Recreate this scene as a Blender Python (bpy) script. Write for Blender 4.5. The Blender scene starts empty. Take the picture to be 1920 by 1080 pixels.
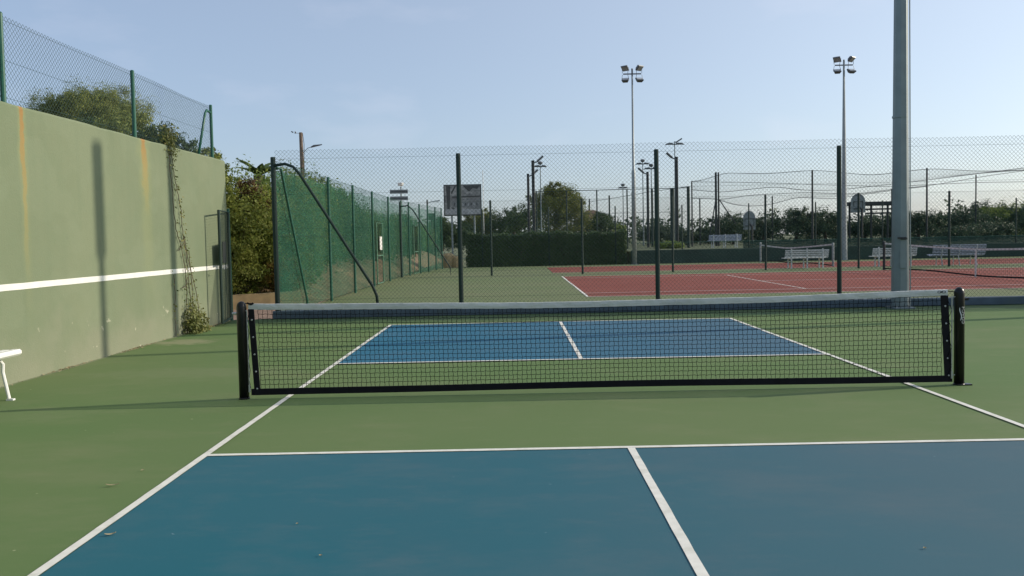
import bpy, math, random
import numpy as np
from mathutils import Vector, Matrix, Quaternion
random.seed(7)
S = bpy.context.scene
COL = S.collection

# ------------------------------------------------------------------ camera
cam_d = bpy.data.cameras.new('camera')
cam = bpy.data.objects.new('camera', cam_d); COL.objects.link(cam); S.camera = cam
CP = (-0.7998, -7.8994, 1.4988); YAW, PITCH, ROLL, F = -0.003013, -0.0443775, -0.0201382, 1540.81
f = Vector((math.sin(YAW)*math.cos(PITCH), math.cos(YAW)*math.cos(PITCH), math.sin(PITCH)))
r0 = Vector((math.cos(YAW), -math.sin(YAW), 0)); u0 = r0.cross(f)
rr = r0*math.cos(ROLL) + u0*math.sin(ROLL); uu = u0*math.cos(ROLL) - r0*math.sin(ROLL)
mw = Matrix.Identity(4)
for i in range(3):
    mw[i][0] = rr[i]; mw[i][1] = uu[i]; mw[i][2] = -f[i]; mw[i][3] = CP[i]
cam.matrix_world = mw
cam_d.sensor_width = 36; cam_d.lens = F/1920*36; cam_d.shift_y = -24.19/1920
cam_d.clip_start = 0.05; cam_d.clip_end = 3000

# ------------------------------------------------------------------ light
HAZE = 0.45
SUN_EL, SUN_AZ = 23.3, 79.6            # azimuth clockwise from +Y
W = bpy.data.worlds.new('World'); S.world = W; W.use_nodes = True
nt = W.node_tree; nt.nodes.clear()
sky = nt.nodes.new('ShaderNodeTexSky'); sky.sky_type = 'NISHITA'; sky.sun_disc = False
sky.sun_elevation = math.radians(SUN_EL); sky.sun_rotation = math.radians(SUN_AZ)
sky.altitude = 0; sky.air_density = 1.0; sky.dust_density = 0.9; sky.ozone_density = 3.2
hs = nt.nodes.new('ShaderNodeHueSaturation'); hs.inputs['Saturation'].default_value = 0.92
hs.inputs['Value'].default_value = 1.0
bg = nt.nodes.new('ShaderNodeBackground'); bg.inputs['Strength'].default_value = 0.15
ow = nt.nodes.new('ShaderNodeOutputWorld')
# faint high wisps
tc = nt.nodes.new('ShaderNodeTexCoord'); mp = nt.nodes.new('ShaderNodeMapping'); mp.inputs['Scale'].default_value = (2.2, 2.2, 7)
nz = nt.nodes.new('ShaderNodeTexNoise'); nz.inputs['Scale'].default_value = 2.6; nz.inputs['Detail'].default_value = 5
cr = nt.nodes.new('ShaderNodeMapRange'); cr.inputs[1].default_value = 0.56; cr.inputs[2].default_value = 0.78; cr.inputs[4].default_value = 0.13
mxw = nt.nodes.new('ShaderNodeMixRGB'); mxw.inputs['Color2'].default_value = (6.6, 6.4, 7.2, 1)
nt.links.new(tc.outputs['Generated'], mp.inputs[0]); nt.links.new(mp.outputs[0], nz.inputs['Vector'])
nt.links.new(nz.outputs['Fac'], cr.inputs[0]); nt.links.new(cr.outputs[0], mxw.inputs['Fac'])
hz = nt.nodes.new('ShaderNodeMixRGB'); hz.inputs['Fac'].default_value = HAZE    # thin even sea haze, brighter towards the sun
_a, _e = math.radians(SUN_AZ), math.radians(SUN_EL)
dp = nt.nodes.new('ShaderNodeVectorMath'); dp.operation = 'DOT_PRODUCT'; dp.inputs[1].default_value = (math.sin(_a)*math.cos(_e), math.cos(_a)*math.cos(_e), math.sin(_e))
tcn = nt.nodes.new('ShaderNodeTexCoord'); nt.links.new(tcn.outputs['Generated'], dp.inputs[0])
m1 = nt.nodes.new('ShaderNodeMath'); m1.operation = 'MULTIPLY_ADD'; m1.inputs[1].default_value = .5; m1.inputs[2].default_value = .5; nt.links.new(dp.outputs['Value'], m1.inputs[0])
m2 = nt.nodes.new('ShaderNodeMath'); m2.operation = 'POWER'; m2.inputs[1].default_value = 3.5; nt.links.new(m1.outputs[0], m2.inputs[0])
hc = nt.nodes.new('ShaderNodeMixRGB'); hc.inputs['Color1'].default_value = (2.9, 3.65, 5.0, 1); hc.inputs['Color2'].default_value = (8.6, 8.8, 8.8, 1)
nt.links.new(m2.outputs[0], hc.inputs['Fac']); nt.links.new(hc.outputs[0], hz.inputs['Color2'])
nt.links.new(sky.outputs[0], hz.inputs['Color1']); nt.links.new(hz.outputs[0], hs.inputs['Color']); nt.links.new(hs.outputs[0], mxw.inputs['Color1'])
nt.links.new(mxw.outputs[0], bg.inputs['Color']); nt.links.new(bg.outputs[0], ow.inputs['Surface'])
sd = bpy.data.lights.new('sun', 'SUN'); sd.energy = 3.75; sd.angle = math.radians(0.53); sd.color = (1.0, 0.90, 0.74)
sun = bpy.data.objects.new('sun', sd); COL.objects.link(sun)
az, el = math.radians(SUN_AZ), math.radians(SUN_EL)
SD = Vector((math.sin(az)*math.cos(el), math.cos(az)*math.cos(el), math.sin(el)))
sun.rotation_euler = SD.to_track_quat('Z', 'Y').to_euler(); sun.location = (30, 5, 20)
S.view_settings.view_transform = 'Standard'; S.view_settings.look = 'None'
S.view_settings.exposure = 0.0; S.view_settings.gamma = 1.0; S.view_settings.use_curve_mapping = False
S.render.engine = 'CYCLES'
S.cycles.transparent_max_bounces = 16

# ------------------------------------------------------------------ materials
def nodes(name):
    m = bpy.data.materials.new(name); m.use_nodes = True
    t = m.node_tree; b = t.nodes['Principled BSDF']
    return m, t, b
def N(t, ty, **kw):
    n = t.nodes.new(ty)
    for k, v in kw.items():
        if k.startswith('i_'): n.inputs[k[2:].replace('_', ' ')].default_value = v
        else: setattr(n, k, v)
    return n
def c4(c): return (c[0], c[1], c[2], 1)
def mix(t, fac, a, b, mode='MIX'):
    n = t.nodes.new('ShaderNodeMixRGB'); n.blend_type = mode
    for k, v in (('Fac', fac), ('Color1', a), ('Color2', b)):
        if hasattr(v, 'is_output'): t.links.new(v, n.inputs[k])
        elif k == 'Fac': n.inputs[k].default_value = v
        else: n.inputs[k].default_value = c4(v)
    return n.outputs[0]
def noise(t, scale, detail=4, vec=None, lo=0.3, hi=0.7, rough=0.55, o0=0.0, o1=1.0):
    n = N(t, 'ShaderNodeTexNoise'); n.inputs['Scale'].default_value = scale; n.inputs['Detail'].default_value = detail; n.inputs['Roughness'].default_value = rough
    if vec is not None: t.links.new(vec, n.inputs['Vector'])
    r = N(t, 'ShaderNodeMapRange'); r.inputs[1].default_value = lo; r.inputs[2].default_value = hi; r.inputs[3].default_value = o0; r.inputs[4].default_value = o1
    t.links.new(n.outputs['Fac'], r.inputs[0]); return r.outputs[0]
def pos(t, scale=(1, 1, 1)):
    g = N(t, 'ShaderNodeNewGeometry'); m = N(t, 'ShaderNodeMapping'); m.inputs['Scale'].default_value = scale
    t.links.new(g.outputs['Position'], m.inputs[0]); return m.outputs[0]
def math_(t, op, a, b=None, c=None, clamp=False):
    n = t.nodes.new('ShaderNodeMath'); n.operation = op; n.use_clamp = clamp
    for i, v in enumerate((a, b, c)):
        if v is None: continue
        if hasattr(v, 'is_output'): t.links.new(v, n.inputs[i])
        else: n.inputs[i].default_value = v
    return n.outputs[0]
def bump(t, b, h, s=0.2, d=0.01):
    n = N(t, 'ShaderNodeBump'); n.inputs['Strength'].default_value = s; n.inputs['Distance'].default_value = d
    t.links.new(h, n.inputs['Height']); t.links.new(n.outputs[0], b.inputs['Normal'])
def plain(name, col, rough=0.5, metal=0.0, var=0.15, scale=6, spec=0.5, dirt=None):
    m, t, b = nodes(name)
    v = noise(t, scale, 5, pos(t))
    c = mix(t, v, tuple(x*(1-var) for x in col), tuple(x*(1+var) for x in col))
    if dirt: c = mix(t, noise(t, scale*.4, 6, pos(t), .52, .75), c, dirt)
    t.links.new(c, b.inputs['Base Color'])
    b.inputs['Roughness'].default_value = rough; b.inputs['Metallic'].default_value = metal
    b.inputs['Specular IOR Level'].default_value = spec
    return m
def ramp_band(t, x, a, b, w):
    """1 inside a..b with soft edges of width w"""
    l = N(t, 'ShaderNodeMapRange', interpolation_type='SMOOTHSTEP'); l.inputs[1].default_value = a-w; l.inputs[2].default_value = a
    t.links.new(x, l.inputs[0])
    h = N(t, 'ShaderNodeMapRange', interpolation_type='SMOOTHSTEP'); h.inputs[1].default_value = b; h.inputs[2].default_value = b+w; h.inputs[3].default_value = 1; h.inputs[4].default_value = 0
    t.links.new(x, h.inputs[0])
    return math_(t, 'MULTIPLY', l.outputs[0], h.outputs[0])
def court_mat(name, col, col2, wear, wear_amt=0.35, stains=False, spec=0.35, streak=(0.6, 1.15, 1)):
    m, t, b = nodes(name)
    big = noise(t, 0.22, 3, pos(t, streak), .35, .65)
    c = mix(t, big, col, col2)
    med = noise(t, 1.1, 7, pos(t, streak), .5, .8, .65)
    c = mix(t, math_(t, 'MULTIPLY', med, wear_amt), c, wear)
    scr = noise(t, 3.0, 8, pos(t, (0.55, 1.5, 1)), .54, .80, .72)
    c = mix(t, math_(t, 'MULTIPLY', scr, wear_amt*.7), c, wear)
    fine = noise(t, 260, 3, pos(t), .25, .75)
    c = mix(t, 0.16, c, mix(t, fine, (0, 0, 0), (1, 1, 1)), 'OVERLAY')
    # faint round ball scuffs, each its own size
    vo = N(t, 'ShaderNodeTexVoronoi'); vo.inputs['Scale'].default_value = 2.3; t.links.new(pos(t, (1, 1, 0)), vo.inputs['Vector'])
    dd = math_(t, 'ADD', vo.outputs['Distance'], noise(t, 14, 4, pos(t), .3, .7, o0=-.03, o1=.06))
    sc = N(t, 'ShaderNodeMapRange', interpolation_type='SMOOTHSTEP'); sc.inputs[1].default_value = .10; sc.inputs[2].default_value = .03; t.links.new(dd, sc.inputs[0])
    c = mix(t, math_(t, 'MULTIPLY', sc.outputs[0], noise(t, .9, 3, pos(t), .45, .7, o0=0, o1=.30)), c, wear)
    # tiny pale chips
    chip = noise(t, 11, 2, pos(t), .755, .775)
    c = mix(t, math_(t, 'MULTIPLY', chip, .35), c, tuple(min(1, x*2.4+.05) for x in wear))
    if stains:
        sp = N(t, 'ShaderNodeSeparateXYZ'); t.links.new(pos(t), sp.inputs[0])
        # darker green strip along the kerb
        nn = noise(t, 1.3, 4, pos(t), .3, .7, o0=-.25, o1=.25)
        yy = math_(t, 'ADD', sp.outputs[1], nn)
        s = ramp_band(t, yy, 7.75, 8.6, .45)
        c = mix(t, math_(t, 'MULTIPLY', s, .72), c, (0.022, 0.055, 0.032))
        # blown sand by the wall
        def blob(cx, cy, sx, sy, amt, c, colr):
            dx = math_(t, 'DIVIDE', math_(t, 'SUBTRACT', sp.outputs[0], cx), sx)
            dy = math_(t, 'DIVIDE', math_(t, 'SUBTRACT', sp.outputs[1], cy), sy)
            d = math_(t, 'ADD', math_(t, 'MULTIPLY', dx, dx), math_(t, 'MULTIPLY', dy, dy))
            d = math_(t, 'ADD', d, noise(t, 5, 6, pos(t), .3, .7, o0=-.5, o1=.6))
            g = N(t, 'ShaderNodeMapRange', interpolation_type='SMOOTHSTEP'); g.inputs[1].default_value = 1.15; g.inputs[2].default_value = .1
            t.links.new(d, g.inputs[0])
            return mix(t, math_(t, 'MULTIPLY', g.outputs[0], amt), c, colr)
        c = blob(-5.95, 4.75, .55, .42, .55, c, (.34, .31, .20))
        c = blob(-4.6, 1.7, 1.5, .45, .2, c, (.24, .25, .15))
        c = blob(-5.6, -.6, 1.3, .4, .14, c, (.24, .25, .15))
        c = blob(3.8, -1.6, 1.5, .5, .13, c, (.24, .25, .15))
        # dust at the wall foot
        s = ramp_band(t, math_(t, 'ADD', sp.outputs[0], math_(t, 'MULTIPLY', nn, .15)), -7, -6.37, .06)
        c = mix(t, math_(t, 'MULTIPLY', s, .5), c, (.30, .29, .21))
    if 'blue' in name:      # greyer right-hand half: mostly sunward glare painted into the colour
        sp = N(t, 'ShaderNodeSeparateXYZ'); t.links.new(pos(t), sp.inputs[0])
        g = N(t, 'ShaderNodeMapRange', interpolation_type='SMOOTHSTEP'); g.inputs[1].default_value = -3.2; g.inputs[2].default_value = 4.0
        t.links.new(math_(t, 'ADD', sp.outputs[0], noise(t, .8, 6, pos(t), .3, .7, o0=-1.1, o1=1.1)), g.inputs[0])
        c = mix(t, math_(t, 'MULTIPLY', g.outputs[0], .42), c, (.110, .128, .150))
    t.links.new(c, b.inputs['Base Color'])
    b.inputs['Roughness'].default_value = 0.85; b.inputs['Specular IOR Level'].default_value = spec*.45
    bump(t, b, fine, .25, .002)
    return m
def leaf_mat(name, cols, trans=0.25, rough=0.55):
    m, t, b = nodes(name)
    g = N(t, 'ShaderNodeNewGeometry')
    rp = N(t, 'ShaderNodeValToRGB'); rp.color_ramp.interpolation = 'LINEAR'
    e = rp.color_ramp.elements; e[0].color = c4(cols[0]); e[1].color = c4(cols[-1])
    for i, c in enumerate(cols[1:-1]):
        x = e.new((i+1)/(len(cols)-1)); x.color = c4(c)
    mx = math_(t, 'ADD', math_(t, 'MULTIPLY', g.outputs['Random Per Island'], .55), noise(t, .9, 3, pos(t), .3, .7, o0=0, o1=.45), clamp=True)
    t.links.new(mx, rp.inputs[0])
    t.links.new(rp.outputs[0], b.inputs['Base Color']); b.inputs['Roughness'].default_value = rough
    b.inputs['Specular IOR Level'].default_value = .3
    tr = N(t, 'ShaderNodeBsdfTranslucent'); t.links.new(rp.outputs[0], tr.inputs[0])
    ms = N(t, 'ShaderNodeMixShader'); ms.inputs[0].default_value = trans
    t.links.new(b.outputs[0], ms.inputs[1]); t.links.new(tr.outputs[0], ms.inputs[2])
    t.links.new(ms.outputs[0], t.nodes['Material Output'].inputs['Surface'])
    return m
def knit_mat(name, col, alpha, rib=45):
    """open knitted screen cloth: part of the light passes straight through"""
    m, t, b = nodes(name)
    v = noise(t, 1.2, 4, pos(t, (1, 1, .25)), .3, .7)
    c = mix(t, v, tuple(x*.75 for x in col), tuple(x*1.25 for x in col))
    t.links.new(c, b.inputs['Base Color']); b.inputs['Roughness'].default_value = .7
    tl = N(t, 'ShaderNodeBsdfTranslucent'); t.links.new(c, tl.inputs[0])
    m1 = N(t, 'ShaderNodeMixShader'); m1.inputs[0].default_value = .4
    t.links.new(b.outputs[0], m1.inputs[1]); t.links.new(tl.outputs[0], m1.inputs[2])
    tp = N(t, 'ShaderNodeBsdfTransparent')
    w = noise(t, 3.0, 5, pos(t, (1, 1, rib*.14)), .3, .7, o0=alpha-.16, o1=alpha+.14)
    m2 = N(t, 'ShaderNodeMixShader'); t.links.new(w, m2.inputs[0])
    t.links.new(tp.outputs[0], m2.inputs[1]); t.links.new(m1.outputs[0], m2.inputs[2])
    t.links.new(m2.outputs[0], t.nodes['Material Output'].inputs['Surface'])
    return m

GREEN = court_mat('green court paint', (.114, .186, .066), (.142, .196, .078), (.235, .235, .130), .42, stains=True)
GREEN2 = court_mat('olive court paint', (.150, .190, .085), (.180, .200, .100), (.24, .22, .14), .35)
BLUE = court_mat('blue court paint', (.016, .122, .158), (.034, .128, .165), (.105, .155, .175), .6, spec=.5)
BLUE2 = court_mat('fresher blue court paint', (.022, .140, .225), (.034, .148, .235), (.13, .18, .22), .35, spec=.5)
RED = court_mat('red court paint', (.215, .058, .042), (.255, .075, .055), (.32, .15, .12), .35)
LINE = plain('white line paint', (.78, .75, .66), .6, var=.08, scale=14, dirt=(.56, .54, .44))
SOIL = plain('dry soil', (.30, .20, .12), .95, var=.3, scale=2.5, dirt=(.16, .13, .07))
PATH = plain('pinkish path', (.42, .27, .20), .9, var=.18, scale=5)
GROUND = plain('rough ground', (.13, .15, .07), .95, var=.35, scale=.5, dirt=(.2, .17, .1))
GFPOST = plain('green coated post', (.006, .026, .019), .6, var=.2, scale=20)
GFPOSTL = plain('light green coated post', (.012, .095, .060), .42, var=.2, scale=20)
GWIRE = plain('green coated wire', (.016, .050, .040), .5)
BLACK = plain('black powder coat', (.005, .005, .006), .3, var=.2, spec=.35)
NETBLK = plain('black net cord', (.005, .006, .007), .85, spec=.15)
BANDBLK = plain('black vinyl band', (.006, .006, .009), .7, var=.3, scale=8, spec=.2)
STEEL = plain('zinc steel', (.45, .46, .46), .4, .7)
GALV = plain('galvanised grey pole', (.20, .24, .25), .5, .25, var=.12, scale=3, dirt=(.16, .19, .19))
GALVL = plain('pale galvanised pole', (.30, .33, .33), .45, .25, var=.1, scale=3)
LAMPG = plain('grey lamp housing', (.13, .14, .15), .45, .3)
LENS = plain('lamp glass', (.35, .36, .36), .12, 0, spec=.8)
WHITE = plain('white enamel', (.80, .79, .75), .35, var=.05)
BWHITE = plain('weathered white slat', (.62, .63, .62), .5, var=.15, scale=12, dirt=(.4, .4, .37))
BSHADE = plain('shade tinted white slat', (.42, .46, .56), .5, var=.15, scale=12)  # white slats with the bluish shade put into their colour
KERB = plain('blue grey kerb paint', (.068, .100, .130), .85, var=.2, scale=4, dirt=(.07, .10, .11))
TANW = plain('tan render', (.46, .33, .17), .9, var=.15, scale=5, dirt=(.3, .22, .12))
DKGREEN = plain('dark green wall paint', (.022, .048, .036), .8, var=.25, scale=2)
WOOD = plain('weathered wood pole', (.17, .13, .10), .85, var=.4, scale=7, dirt=(.09, .07, .06))
BARK = plain('bark', (.09, .065, .045), .95, var=.35, scale=8)
DARK = plain('dark painted steel', (.020, .022, .024), .5)
SIGNB = plain('sign back grey', (.22, .24, .25), .5, .3)
ROPE = plain('dark rope', (.05, .05, .05), .8)
TWHITE = plain('white net strap', (.62, .60, .56), .7)
BACKB0 = 0
ROOF = plain('dull roof tile', (.15, .09, .06), .9, var=.3, scale=9)
CREAM = plain('cream wall', (.42, .38, .30), .9)
BACKB = plain('translucent grey backboard', (.26, .29, .29), .5)
DEBRIS = plain('dry leaf', (.34, .28, .16), .8, var=.3, scale=30)
TERRACE = plain('dry lawn', (.06, .08, .025), .95, var=.35, scale=1.5, dirt=(.14, .14, .05))

def vinyl():
    m, t, b = nodes('pale grey vinyl net tape')
    w = noise(t, 2.2, 6, pos(t, (1.0, 1, 5)), .3, .75)
    c = mix(t, w, (.46, .47, .46), (.62, .63, .61)); t.links.new(c, b.inputs['Base Color'])
    b.inputs['Roughness'].default_value = .42
    h = noise(t, 3.0, 5, pos(t, (2.2, 1, 3.0)), .3, .7); bump(t, b, h, .6, .02)
    return m
TAPE = vinyl()

def wall_mat():
    m, t, b = nodes('green rendered practice wall')
    P = pos(t)
    sp = N(t, 'ShaderNodeSeparateXYZ'); t.links.new(P, sp.inputs[0])
    y, z = sp.outputs[1], sp.outputs[2]
    c = mix(t, noise(t, .5, 5, P, .32, .68), (.150, .185, .107), (.186, .214, .128))
    c = mix(t, math_(t, 'MULTIPLY', noise(t, 2.2, 8, P, .45, .75, .68), .45), c, (.150, .195, .115))
    # vertical weather runs
    run = noise(t, 2.2, 5, pos(t, (1, 2.4, .16)), .5, .75)
    c = mix(t, math_(t, 'MULTIPLY', run, .28), c, (.13, .17, .10))
    # grey dirt rising from the foot
    g = N(t, 'ShaderNodeMapRange', interpolation_type='SMOOTHSTEP'); g.inputs[1].default_value = .75; g.inputs[2].default_value = -.1
    t.links.new(math_(t, 'ADD', z, noise(t, 1.7, 6, P, .3, .7, o0=-.35, o1=.35)), g.inputs[0])
    c = mix(t, math_(t, 'MULTIPLY', g.outputs[0], .55), c, (.25, .25, .175))
    # ball marks
    vo = N(t, 'ShaderNodeTexVoronoi'); vo.inputs['Scale'].default_value = 3.4; t.links.new(pos(t, (0, 1, 1)), vo.inputs['Vector'])
    dd = math_(t, 'ADD', vo.outputs['Distance'], noise(t, 20, 4, P, .3, .7, o0=-.04, o1=.07))
    sc = N(t, 'ShaderNodeMapRange', interpolation_type='SMOOTHSTEP'); sc.inputs[1].default_value = .14; sc.inputs[2].default_value = .04; t.links.new(dd, sc.inputs[0])
    c = mix(t, math_(t, 'MULTIPLY', sc.outputs[0], noise(t, 1.1, 3, P, .42, .68, o0=0, o1=.34)), c, (.125, .150, .095))
    # broad repainted patches
    c = mix(t, math_(t, 'MULTIPLY', noise(t, .9, 2, pos(t, (1, 1, 1.4)), .52, .56), .22), c, (.205, .238, .150))
    # rust streaks below two fence anchors
    for (cy, w, amt, ln) in ((1.55, .05, 1.0, 2.0), (4.68, .125, 1.0, 1.2)):
        wob = noise(t, 3.5, 5, P, .3, .7, o0=-w*.55, o1=w*.55)
        dy = math_(t, 'ABSOLUTE', math_(t, 'ADD', math_(t, 'SUBTRACT', y, cy), wob))
        top = N(t, 'ShaderNodeMapRange'); top.inputs[1].default_value = 3.15; top.inputs[2].default_value = 3.15-ln; top.inputs[3].default_value = 1; top.inputs[4].default_value = 0
        t.links.new(z, top.inputs[0])
        e = N(t, 'ShaderNodeMapRange', interpolation_type='SMOOTHSTEP'); e.inputs[1].default_value = w; e.inputs[2].default_value = w*.35; t.links.new(dy, e.inputs[0])
        streaks = noise(t, 9, 4, pos(t, (1, 3.2, .12)), .3, .6, o0=.82, o1=1)
        fac = math_(t, 'MULTIPLY', math_(t, 'MULTIPLY', e.outputs[0], math_(t, 'POWER', top.outputs[0], .9)), math_(t, 'MULTIPLY', streaks, amt))
        colr = mix(t, math_(t, 'POWER', top.outputs[0], 2.2), (.30, .22, .06), (.31, .078, .012))
        c = mix(t, fac, c, colr)
        # long yellow tail
        e2 = N(t, 'ShaderNodeMapRange', interpolation_type='SMOOTHSTEP'); e2.inputs[1].default_value = w*2.4; e2.inputs[2].default_value = w*.2; t.links.new(dy, e2.inputs[0])
        tl = N(t, 'ShaderNodeMapRange'); tl.inputs[1].default_value = 3.15; tl.inputs[2].default_value = .5; tl.inputs[3].default_value = .34; tl.inputs[4].default_value = 0
        t.links.new(z, tl.inputs[0])
        c = mix(t, math_(t, 'MULTIPLY', e2.outputs[0], tl.outputs[0]), c, (.32, .32, .12))
    # flaked paint low on the wall
    lo = N(t, 'ShaderNodeMapRange', interpolation_type='SMOOTHSTEP'); lo.inputs[1].default_value = .72; lo.inputs[2].default_value = .3; t.links.new(z, lo.inputs[0])
    fl = noise(t, 5.5, 7, P, .655, .675, .62)
    c = mix(t, math_(t, 'MULTIPLY', math_(t, 'MULTIPLY', fl, lo.outputs[0]), .85), c, (.50, .48, .36))
    t.links.new(c, b.inputs['Base Color']); b.inputs['Roughness'].default_value = .88
    h = math_(t, 'ADD', noise(t, 1.5, 3, P), math_(t, 'MULTIPLY', noise(t, 45, 5, P), .25))
    bump(t, b, h, .35, .02)
    return m
WALL = wall_mat()

LF_DARK = leaf_mat('dark evergreen leaves', [(.020, .042, .014), (.048, .088, .026), (.095, .140, .042)])
LF_MID = leaf_mat('mid green leaves', [(.07, .115, .025), (.17, .24, .055), (.30, .34, .10)], .45)
LF_SUN = leaf_mat('warm olive sunlit leaves', [(.11, .14, .025), (.24, .27, .05), (.38, .36, .10)], .45)
LF_YEL = leaf_mat('yellow green leaves', [(.065, .095, .018), (.16, .18, .036), (.26, .26, .06)], .3)
LF_RUST = leaf_mat('rusty orange leaves', [(.060, .045, .012), (.180, .110, .022), (.26, .19, .04)], .3)
LF_RED = leaf_mat('reddish leaves', [(.05, .04, .015), (.13, .075, .03), (.16, .12, .04)], .25)
LF_PINE = leaf_mat('pine needles', [(.085, .120, .025), (.20, .235, .050), (.33, .34, .09)], .2)
LF_FAR = leaf_mat('far dark leaves', [(.028, .052, .030), (.060, .098, .048), (.11, .15, .065)], .15)
LF_VINE = leaf_mat('vine leaves', [(.07, .09, .025), (.16, .18, .05), (.28, .22, .07)], .25)
KNIT = knit_mat('green windscreen cloth', (.045, .24, .135), .40)
KNITD = knit_mat('dark green windscreen cloth', (.018, .050, .040), .88)

# ------------------------------------------------------------------ mesh helper
class MB:
    def __init__(s): s.v = []; s.f = []; s.smooth = False
    def raw(s, v, f):
        o = len(s.v); s.v += [tuple(x) for x in v]; s.f += [tuple(i+o for i in q) for q in f]; return s
    def box(s, c, d, M=None):
        x, y, z = d[0]/2, d[1]/2, d[2]/2
        v = [Vector((i*x, j*y, k*z)) for k in (-1, 1) for j in (-1, 1) for i in (-1, 1)]
        if M is not None: v = [M @ p for p in v]
        v = [p+Vector(c) for p in v]
        return s.raw(v, [(0, 2, 3, 1), (4, 5, 7, 6), (0, 1, 5, 4), (2, 6, 7, 3), (0, 4, 6, 2), (1, 3, 7, 5)])
    def bbox(s, c, d, bev=.006, M=None):
        """box with chamfered vertical/horizontal edges: eight-sided section along its longest axis"""
        ax = max(range(3), key=lambda i: d[i]); a, b = [i for i in range(3) if i != ax]
        ha, hb, hl = d[a]/2, d[b]/2, d[ax]/2; e = min(bev, ha*.6, hb*.6)
        ring = [(ha, hb-e), (ha-e, hb), (-ha+e, hb), (-ha, hb-e), (-ha, -hb+e), (-ha+e, -hb), (ha-e, -hb), (ha, -hb+e)]
        v = []
        for sg in (-1, 1):
            for p, q in ring:
                w = [0, 0, 0]; w[a] = p; w[b] = q; w[ax] = sg*hl; w = Vector(w)
                if M is not None: w = M @ w
                v.append(w+Vector(c))
        fl = [tuple(range(7, -1, -1)), tuple(range(8, 16))] + [(i, (i+1) % 8, 8+(i+1) % 8, 8+i) for i in range(8)]
        return s.raw(v, fl)
    def tube(s, pts, r, n=8, cap=True):
        pts = [Vector(p) for p in pts]; rs = r if isinstance(r, (list, tuple)) else [r]*len(pts)
        o = len(s.v); up = None
        for i, p in enumerate(pts):
            a = pts[max(i-1, 0)]; b = pts[min(i+1, len(pts)-1)]; d = (b-a)
            d = d.normalized() if d.length > 1e-9 else Vector((0, 0, 1))
            if up is None: up = Vector((0, 0, 1)) if abs(d.z) < .9 else Vector((1, 0, 0))
            x = d.cross(up).normalized(); y = d.cross(x).normalized(); up = -y if False else up
            for k in range(n):
                t = 2*math.pi*(k+.5)/n; s.v.append(tuple(p+(x*math.cos(t)+y*math.sin(t))*rs[i]))
        for i in range(len(pts)-1):
            for k in range(n):
                a = o+i*n+k; b = o+i*n+(k+1) % n; s.f.append((a, b, b+n, a+n))
        if cap:
            s.f.append(tuple(o+k for k in range(n))[::-1]); e = o+(len(pts)-1)*n; s.f.append(tuple(e+k for k in range(n)))
        return s
    def lathe(s, c, prof, n=16):
        """profile (r,z) round the vertical axis at c"""
        o = len(s.v)
        for r, z in prof:
            for k in range(n):
                t = 2*math.pi*k/n; s.v.append((c[0]+r*math.cos(t), c[1]+r*math.sin(t), c[2]+z))
        for i in range(len(prof)-1):
            for k in range(n):
                a = o+i*n+k; b = o+i*n+(k+1) % n; s.f.append((a, b, b+n, a+n))
        s.f.append(tuple(o+k for k in range(n))[::-1]); e = o+(len(prof)-1)*n; s.f.append(tuple(e+k for k in range(n)))
        return s
    def strip(s, A, B):
        """ribbon between two equally long point lists"""
        o = len(s.v); s.v += [tuple(p) for p in A]+[tuple(p) for p in B]; n = len(A)
        for i in range(n-1): s.f.append((o+i, o+i+1, o+n+i+1, o+n+i))
        return s
    def build(s, name, mat, parent=None, smooth=False, local=False, **props):
        off = Vector((0, 0, 0))
        if parent is not None and not local:
            q = parent
            while q is not None: off += q.location; q = q.parent
        me = bpy.data.meshes.new(name)
        me.from_pydata([(x-off.x, y-off.y, z-off.z) for x, y, z in s.v], [], s.f)
        me.materials.append(mat)
        if smooth: me.polygons.foreach_set('use_smooth', [True]*len(me.polygons))
        me.update()
        o = bpy.data.objects.new(name, me); COL.objects.link(o)
        if parent is not None: o.parent = parent
        for k, v in props.items(): o[k] = v
        return o
def thing(name, loc, label, cat, group=None, rz=0):
    o = bpy.data.objects.new(name, None); COL.objects.link(o); o.location = loc; o.rotation_euler = (0, 0, rz)
    o.empty_display_size = .2
    o['label'] = label; o['category'] = cat
    if group: o['group'] = group
    return o
def tag(o, label, cat, group=None):
    o['label'] = label; o['category'] = cat
    if group: o['group'] = group
    return o
def dup(root, loc, label, rz=None, scale=None):
    c = root.copy(); COL.objects.link(c); c.location = loc; c['label'] = label
    if rz is not None: c.rotation_euler = (0, 0, rz)
    if scale: c.scale = (scale, scale, scale)
    for ch in list(root.children):
        d = ch.copy(); COL.objects.link(d); d.parent = c
        for g in list(ch.children):
            e = g.copy(); COL.objects.link(e); e.parent = d
    return c
def npmesh(name, V, Fq, mat, parent=None, smooth=False, **props):
    """fast quad mesh from numpy arrays"""
    off = np.zeros(3)
    q = parent
    while q is not None: off += np.array(q.location); q = q.parent
    me = bpy.data.meshes.new(name); V = np.asarray(V, dtype=np.float32)-off.astype(np.float32); Fq = np.asarray(Fq, dtype=np.int32)
    k = Fq.shape[1]
    me.vertices.add(len(V)); me.vertices.foreach_set('co', V.ravel())
    me.loops.add(Fq.size); me.loops.foreach_set('vertex_index', Fq.ravel())
    me.polygons.add(len(Fq)); me.polygons.foreach_set('loop_start', np.arange(0, Fq.size, k, dtype=np.int32))
    me.polygons.foreach_set('loop_total', np.full(len(Fq), k, dtype=np.int32))
    if smooth: me.polygons.foreach_set('use_smooth', np.ones(len(Fq), dtype=bool))
    me.materials.append(mat); me.update(); me.validate()
    o = bpy.data.objects.new(name, me); COL.objects.link(o)
    if parent is not None: o.parent = parent
    for kk, v in props.items(): o[kk] = v
    return o
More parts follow.
